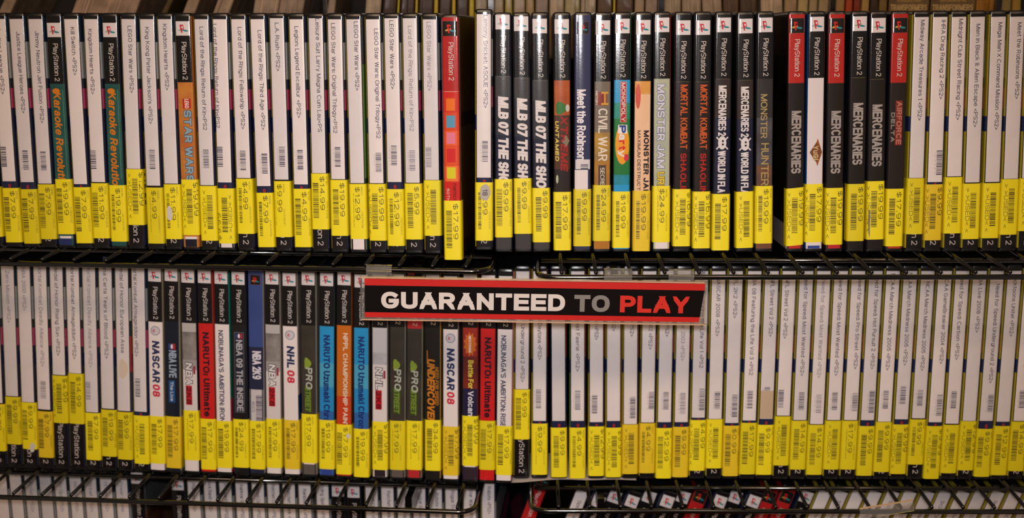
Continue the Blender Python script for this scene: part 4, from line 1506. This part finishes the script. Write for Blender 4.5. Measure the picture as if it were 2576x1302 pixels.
def shard(x0, x1, z0, z1, y, mat, sk=0.0, thick=0.5):
    mb.mesh([(x0 + sk * z0, y, z0), (x1 + 0.12 * z0, y, z0), (x1 + 0.12 * z1, y, z1), (x0 + sk * z1, y, z1), (x0 + sk * z0, y + thick, z0), (x1 + 0.12 * z0, y + thick, z0), (x1 + 0.12 * z1, y + thick, z1), (x0 + sk * z1, y + thick, z1)],
            [(0, 1, 2, 3), (7, 6, 5, 4), (0, 4, 5, 1), (1, 5, 6, 2), (2, 6, 7, 3), (3, 7, 4, 0)], mat)


h1, h2 = 13.0 * k, Hz - 17.5 * k
shard(0, Lx, 0, h1, 0, SRED)
shard(0, Lx, h1, h2, 0, SBLK)
shard(0, Lx, h2, Hz, 0, SRED)
mb.build('printed_strip', sign)
mb = MB()
TX = {'GUARANTEED': (959, 1421, (214, 204, 196), 752, 757), 'TO': (1444, 1533, (128, 122, 116), 764, 765), 'PLAY': (1559, 1733, (206, 38, 20), 768, 768)}
for s, (xa, xb_, c, ya, yb_) in TX.items():
    p0 = at_depth(xa, 775 + (xa - 959) * 0.0165, YS)
    p1 = at_depth(xb_, 775 + (xb_ - 959) * 0.0165, YS)
    u0, u1 = (p0 - o0).dot(ex), (p1 - o0).dot(ex)
    v0 = (p0 - o0).dot(ez)
    mb.text(s, u1 - u0, 44.5 / 3.37 * 1.0, lambda u, v, u0=u0, v0=v0: (u0 + u, -0.15, v0 + v), paper(c, 0.5, 0.3), 0.085)
mb.build('lettering', sign)
holder = MB()
holder.box(-3.2, Lx + 3, -0.3 + 1.0, 1.6, -1.8, 0.2, M_CLEAR)
holder.box(-3.2, Lx + 3, 0.9, 1.7, -1.8, Hz + 1.6, M_CLEAR)
holder.box(-3.2, -2.2, -0.6, 1.7, -1.8, Hz + 1.6, M_CLEAR)
holder.box(-3.2, Lx + 3, -0.7, 0.9, Hz + 0.4, Hz + 1.3, plain('folded_clear_edge', (196, 160, 128), 0.25, coat=1.0))
holder.box(-3.2, Lx + 6, -0.9, 0.9, -2.2, -1.3, plain('folded_clear_edge', (196, 160, 128), 0.25, coat=1.0))
holder.build('clear_holder', sign)
# clips that hook over the front wires
for xa, xb_, ya, yb_ in ((921, 985, 672, 690), (1682, 1746, 686, 702), (1520, 1590, 684, 702)):
    pa, pb = at_depth(xa, yb_, YS + 1), at_depth(xb_, yb_, YS + 1)
    u0, u1 = (pa - o0).dot(ex), (pb - o0).dot(ex)
    h = MB()
    pts = [(1.0, Hz - 2), (0.8, Hz + 6), (1.2, Hz + 8.2), (4.0, Hz + 9.6), (7.6, Hz + 9.2)]
    for (ya_, za), (yb2, zb2) in zip(pts, pts[1:]):
        h.mesh([(u0, ya_, za), (u1, ya_, za), (u1, yb2, zb2), (u0, yb2, zb2), (u0, ya_ + 0.5, za - 0.5), (u1, ya_ + 0.5, za - 0.5), (u1, yb2 + 0.5, zb2 - 0.5), (u0, yb2 + 0.5, zb2 - 0.5)],
               [(0, 1, 2, 3), (7, 6, 5, 4), (0, 4, 5, 1), (2, 6, 7, 3), (1, 5, 6, 2), (0, 3, 7, 4)], M_CLEAR)
    h.build('hook_clip', sign)

# ------------------------------------------------------------------ small things
# clear tag resting crooked on the lower right front wire
pc = at_height(2228, 1278, ROWZ[2] - 2 * RC - 2 * RF + 6)
tg = MB()
tg.box(-22, 22, -0.5, 0.5, -4, 5, M_CLEAR)
tg.box(-22, 22, -0.8, 0.8, 5, 5.8, plain('folded_clear_edge', (196, 160, 128), 0.25, coat=1.0))
t = tg.build('shelf_tag')
t.location = (pc.x * S, (pc.y - 4.0) * S, (CZ + pc.z) * S)
t.rotation_euler.y = -0.17
tag(t, 'empty clear plastic tag slipped crooked on the front wire of the lower right rack', 'shelf tag')

# white paper sheet under the first cases of the lower right rack
o, e, n = frame('R', 2)
pa = on_spines('R', 2, 1262, 1216)[0]
pb = on_spines('R', 2, 1600, 1210)[0]
sh = MB()
N = 24
vs, fs = [], []
for i in range(N + 1):
    f = i / N
    s = pa + (pb - pa) * f
    dz = -1.2 * math.exp(-((f - 0.08) / 0.12) ** 2)
    q = -5.5 + 4.5 * min(1, max(0, (f - 0.15) / 0.2)) + 0.8 * math.sin(f * 17)
    p0 = o + e * s + n * q
    p1 = o + e * s + n * 60
    vs += [(p0.x, p0.y, ROWZ[2] + 0.12 + dz), (p1.x, p1.y, ROWZ[2] + 0.12), (p0.x, p0.y, ROWZ[2] + 0.0 + dz), (p1.x, p1.y, ROWZ[2] + 0.0)]
for i in range(N):
    a = i * 4
    fs += [(a, a + 4, a + 5, a + 1), (a + 2, a + 3, a + 7, a + 6), (a, a + 2, a + 6, a + 4), (a + 1, a + 5, a + 7, a + 3)]
fs += [(0, 1, 3, 2), (N * 4, N * 4 + 2, N * 4 + 3, N * 4 + 1)]
sh.mesh(vs, fs, paper((200, 190, 184)))
t = sh.build('paper_sheet')
t.location.z = CZ * S
tag(t, 'sheet of white paper lying under the first cases of the second shelf, right rack', 'paper')

# ------------------------------------------------------------------ books on the shelf beyond, seen over the top row
YB = 1262.0
ZB = -112.0
mb = MB()
mb.box(-900, 900, YB - 6, 1519, ZB - 14, ZB - 0.2, M_BOARD)
t = mb.build('shelf_board')
t.location.z = CZ * S
tag(t, 'black shelf board behind the top row, carrying the books', 'shelf')
mb0 = None
for i, x in enumerate((818, 1235, 1663, 2094, 2511)):
    p = at_depth(x, 15, YB - 16)
    mb = MB()
    hw = 2.5 if i else 1.6
    mb.box(-hw, hw, -2.5, 2.5, ZB - 14, 140, M_WIRE)
    t = mb.build('rack_post')
    t.location = (p.x * S, p.y * S, CZ * S)
    tag(t, 'slim black upright post, %s of five in front of the books beyond the top row' % ORD[i + 1], 'post', 'black posts in front of the far books')

BG, BR, DK2, YL = (156, 132, 108), (64, 46, 34), (26, 20, 16), (176, 150, 40)
SEG = [(10, 43, BG, .5), (213, 376, (160, 132, 108), .42), (417, 434, (84, 66, 34), .5), (471, 503, (156, 130, 104), .42), (548, 590, (156, 130, 106), .4), (641, 705, (158, 134, 110), .2), (705, 768, (146, 122, 100), .2),
       (825, 845, BG, .16), (920, 960, (160, 138, 112), .1), (964, 999, BR, .1), (1000, 1006, YL, .08), (1008, 1044, BR, .06), (1045, 1052, YL, .05), (1054, 1091, BR, .05), (1092, 1103, YL, .04), (1105, 1136, BR, .03),
       (1137, 1147, YL, .02), (1149, 1179, BR, .02), (1180, 1194, YL, .02), (1196, 1226, (150, 130, 104), 0), (1243, 1268, (150, 126, 92), 0), (1270, 1290, (150, 130, 60), 0), (1292, 1322, (150, 128, 100), 0),
       (1323, 1345, (146, 120, 72), 0), (1347, 1380, (132, 110, 92), 0), (1382, 1420, (150, 128, 96), 0), (1421, 1460, (148, 132, 88), 0), (1461, 1500, (152, 132, 104), 0), (1503, 1541, (88, 64, 40), 0),
       (1543, 1549, YL, 0), (1551, 1594, (84, 60, 38), 0), (1597, 1622, (150, 126, 96), 0), (1624, 1655, (146, 122, 98), 0), (1671, 1714, (150, 128, 98), -.03), (1716, 1765, (144, 122, 96), -.05), (1767, 1817, (150, 126, 98), -.1),
       (1819, 1860, (80, 58, 40), -.05), (1862, 1905, (74, 54, 38), -.06), (1914, 1970, (166, 140, 110), -.07), (1974, 2006, (150, 120, 84), -.03), (2008, 2034, (166, 140, 90), 0), (2036, 2058, (150, 126, 88), 0),
       (2060, 2086, (156, 130, 90), 0), (2101, 2126, (150, 112, 60), 0), (2128, 2146, (160, 60, 26), 0), (2148, 2166, (120, 44, 24), 0), (2168, 2188, (156, 120, 60), 0), (2190, 2210, (56, 40, 24), 0),
       (2212, 2233, (110, 86, 34), 0), (2456, 2503, (150, 100, 30), 0), (2519, 2545, (130, 112, 60), -.03), (2547, 2570, (150, 116, 40), -.05)]
for i, (x0, x1, c, ln) in enumerate(SEG):
    p0, p1 = at_depth(x0, 15, YB), at_depth(x1, 15, YB)
    wd = (p1.x - p0.x) * math.cos(ln) - 0.4
    zc = p0.z
    H = (150 if abs(ln) < 0.09 else 84 + 20 * (abs(ln) < 0.3)) + (i * 37 % 11)
    b = empty('book', (0, 0, 0))
    hgt = (zc - ZB)
    bx = p0.x - math.tan(ln) * hgt
    # a book leaning right pivots on its lower right corner, one leaning left on its lower left
    lift = wd * math.sin(ln) if ln > 0 else 0
    b.matrix_world = Matrix.Translation((bx * S, YB * S, (CZ + ZB + lift + 0.1) * S)) @ Matrix.Rotation(ln, 4, 'Y')
    mt = printed(c, tuple(int(v * 0.8) for v in c), 60)
    q = MB()
    r = min(1.6, wd / 3)
    prof = [(0, 120), (0, r), (r * .3, r * .3), (r, 0), (wd - r, 0), (wd - r * .3, r * .3), (wd, r), (wd, 120)]
    inner = [(0.5, 120), (0.5, r + .5), (wd - .5, r + .5), (wd - .5, 120)]
    n_ = len(prof)
    vs = [(x, y, 0) for x, y in prof] + [(x, y, H) for x, y in prof]
    fs = [(j, j + 1, n_ + j + 1, n_ + j) for j in range(n_ - 1)]
    fs += [tuple(range(n_))[::-1], tuple(n_ + j for j in range(n_))]
    q.mesh(vs, fs, mt)
    if wd > 12:
        rnd = random.Random(i)
        for _ in range(int(wd / 3.2)):
            xx = rnd.uniform(1.5, wd - 2)
            v_ = rnd.uniform(0.75, 1.15)
            q.poly([(xx, -0.06, 3), (xx + rnd.uniform(.3, 1.2), -0.06, 3), (xx + .6, -0.06, H - 3), (xx, -0.06, H - 3)], printed(tuple(min(255, int(u * v_)) for u in c)))
    q.build('cover', b)
    q = MB()
    q.box(min(0.6, wd / 4), wd - min(0.6, wd / 4), 120.05, 122, 1.5, H - 1.5, paper((196, 180, 150)))
    q.build('pages', b)
    tone = 'yellow' if c == YL or c[2] < 60 and c[0] > 120 and c[1] > 90 else ('brown' if c[0] < 100 else ('red' if c[1] < 70 else 'beige'))
    tag(b, '%s book beyond the top row, %s book from the left edge' % (tone, ORD[i + 1] if i + 1 < len(ORD) else 'th'), 'book', 'books on the shelf beyond the top row')
    if i + 1 >= len(ORD):
        b['label'] = '%s book beyond the top row, %s book from the right edge' % (tone, ORD[len(SEG) - i])
# two boxed sets with their title along the foot
for i, (x0, x1, s) in enumerate(((2236, 2338, 'TRANSFORMERS'), (2341, 2454, 'TRANSFORMERS'))):
    p0, p1 = at_depth(x0, 15, YB), at_depth(x1, 15, YB)
    wd = p1.x - p0.x - 0.6
    b = empty('boxed_set', (p0.x, YB, ZB + 0.1))
    q = MB()
    q.box(0, wd, 0, 120, 0, 160, printed((70, 50, 30), (96, 74, 40), 50))
    q.build('carton', b)
    zt = at_depth(x0, 27, YB).z - ZB
    q = MB()
    q.text(s, wd - 3, 5.6, lambda u, v, zt=zt: (1.5 + u, -0.1, zt - 0 + v), printed((160, 132, 84)), 0.06)
    q.text(('COLLECTED', 'ORIGINAL')[i], wd * 0.6, 5.0, lambda u, v, zt=zt, wd=wd: (wd * 0.2 + u, -0.1, zt + 8 + v), printed((140, 112, 60)), 0.06)
    q.build('lettering', b)
    tag(b, ('brown boxed set with gold title, nearer the red books', 'brown boxed set with gold title, nearer the right edge')[i], 'boxed set', 'boxed sets beyond the top row')
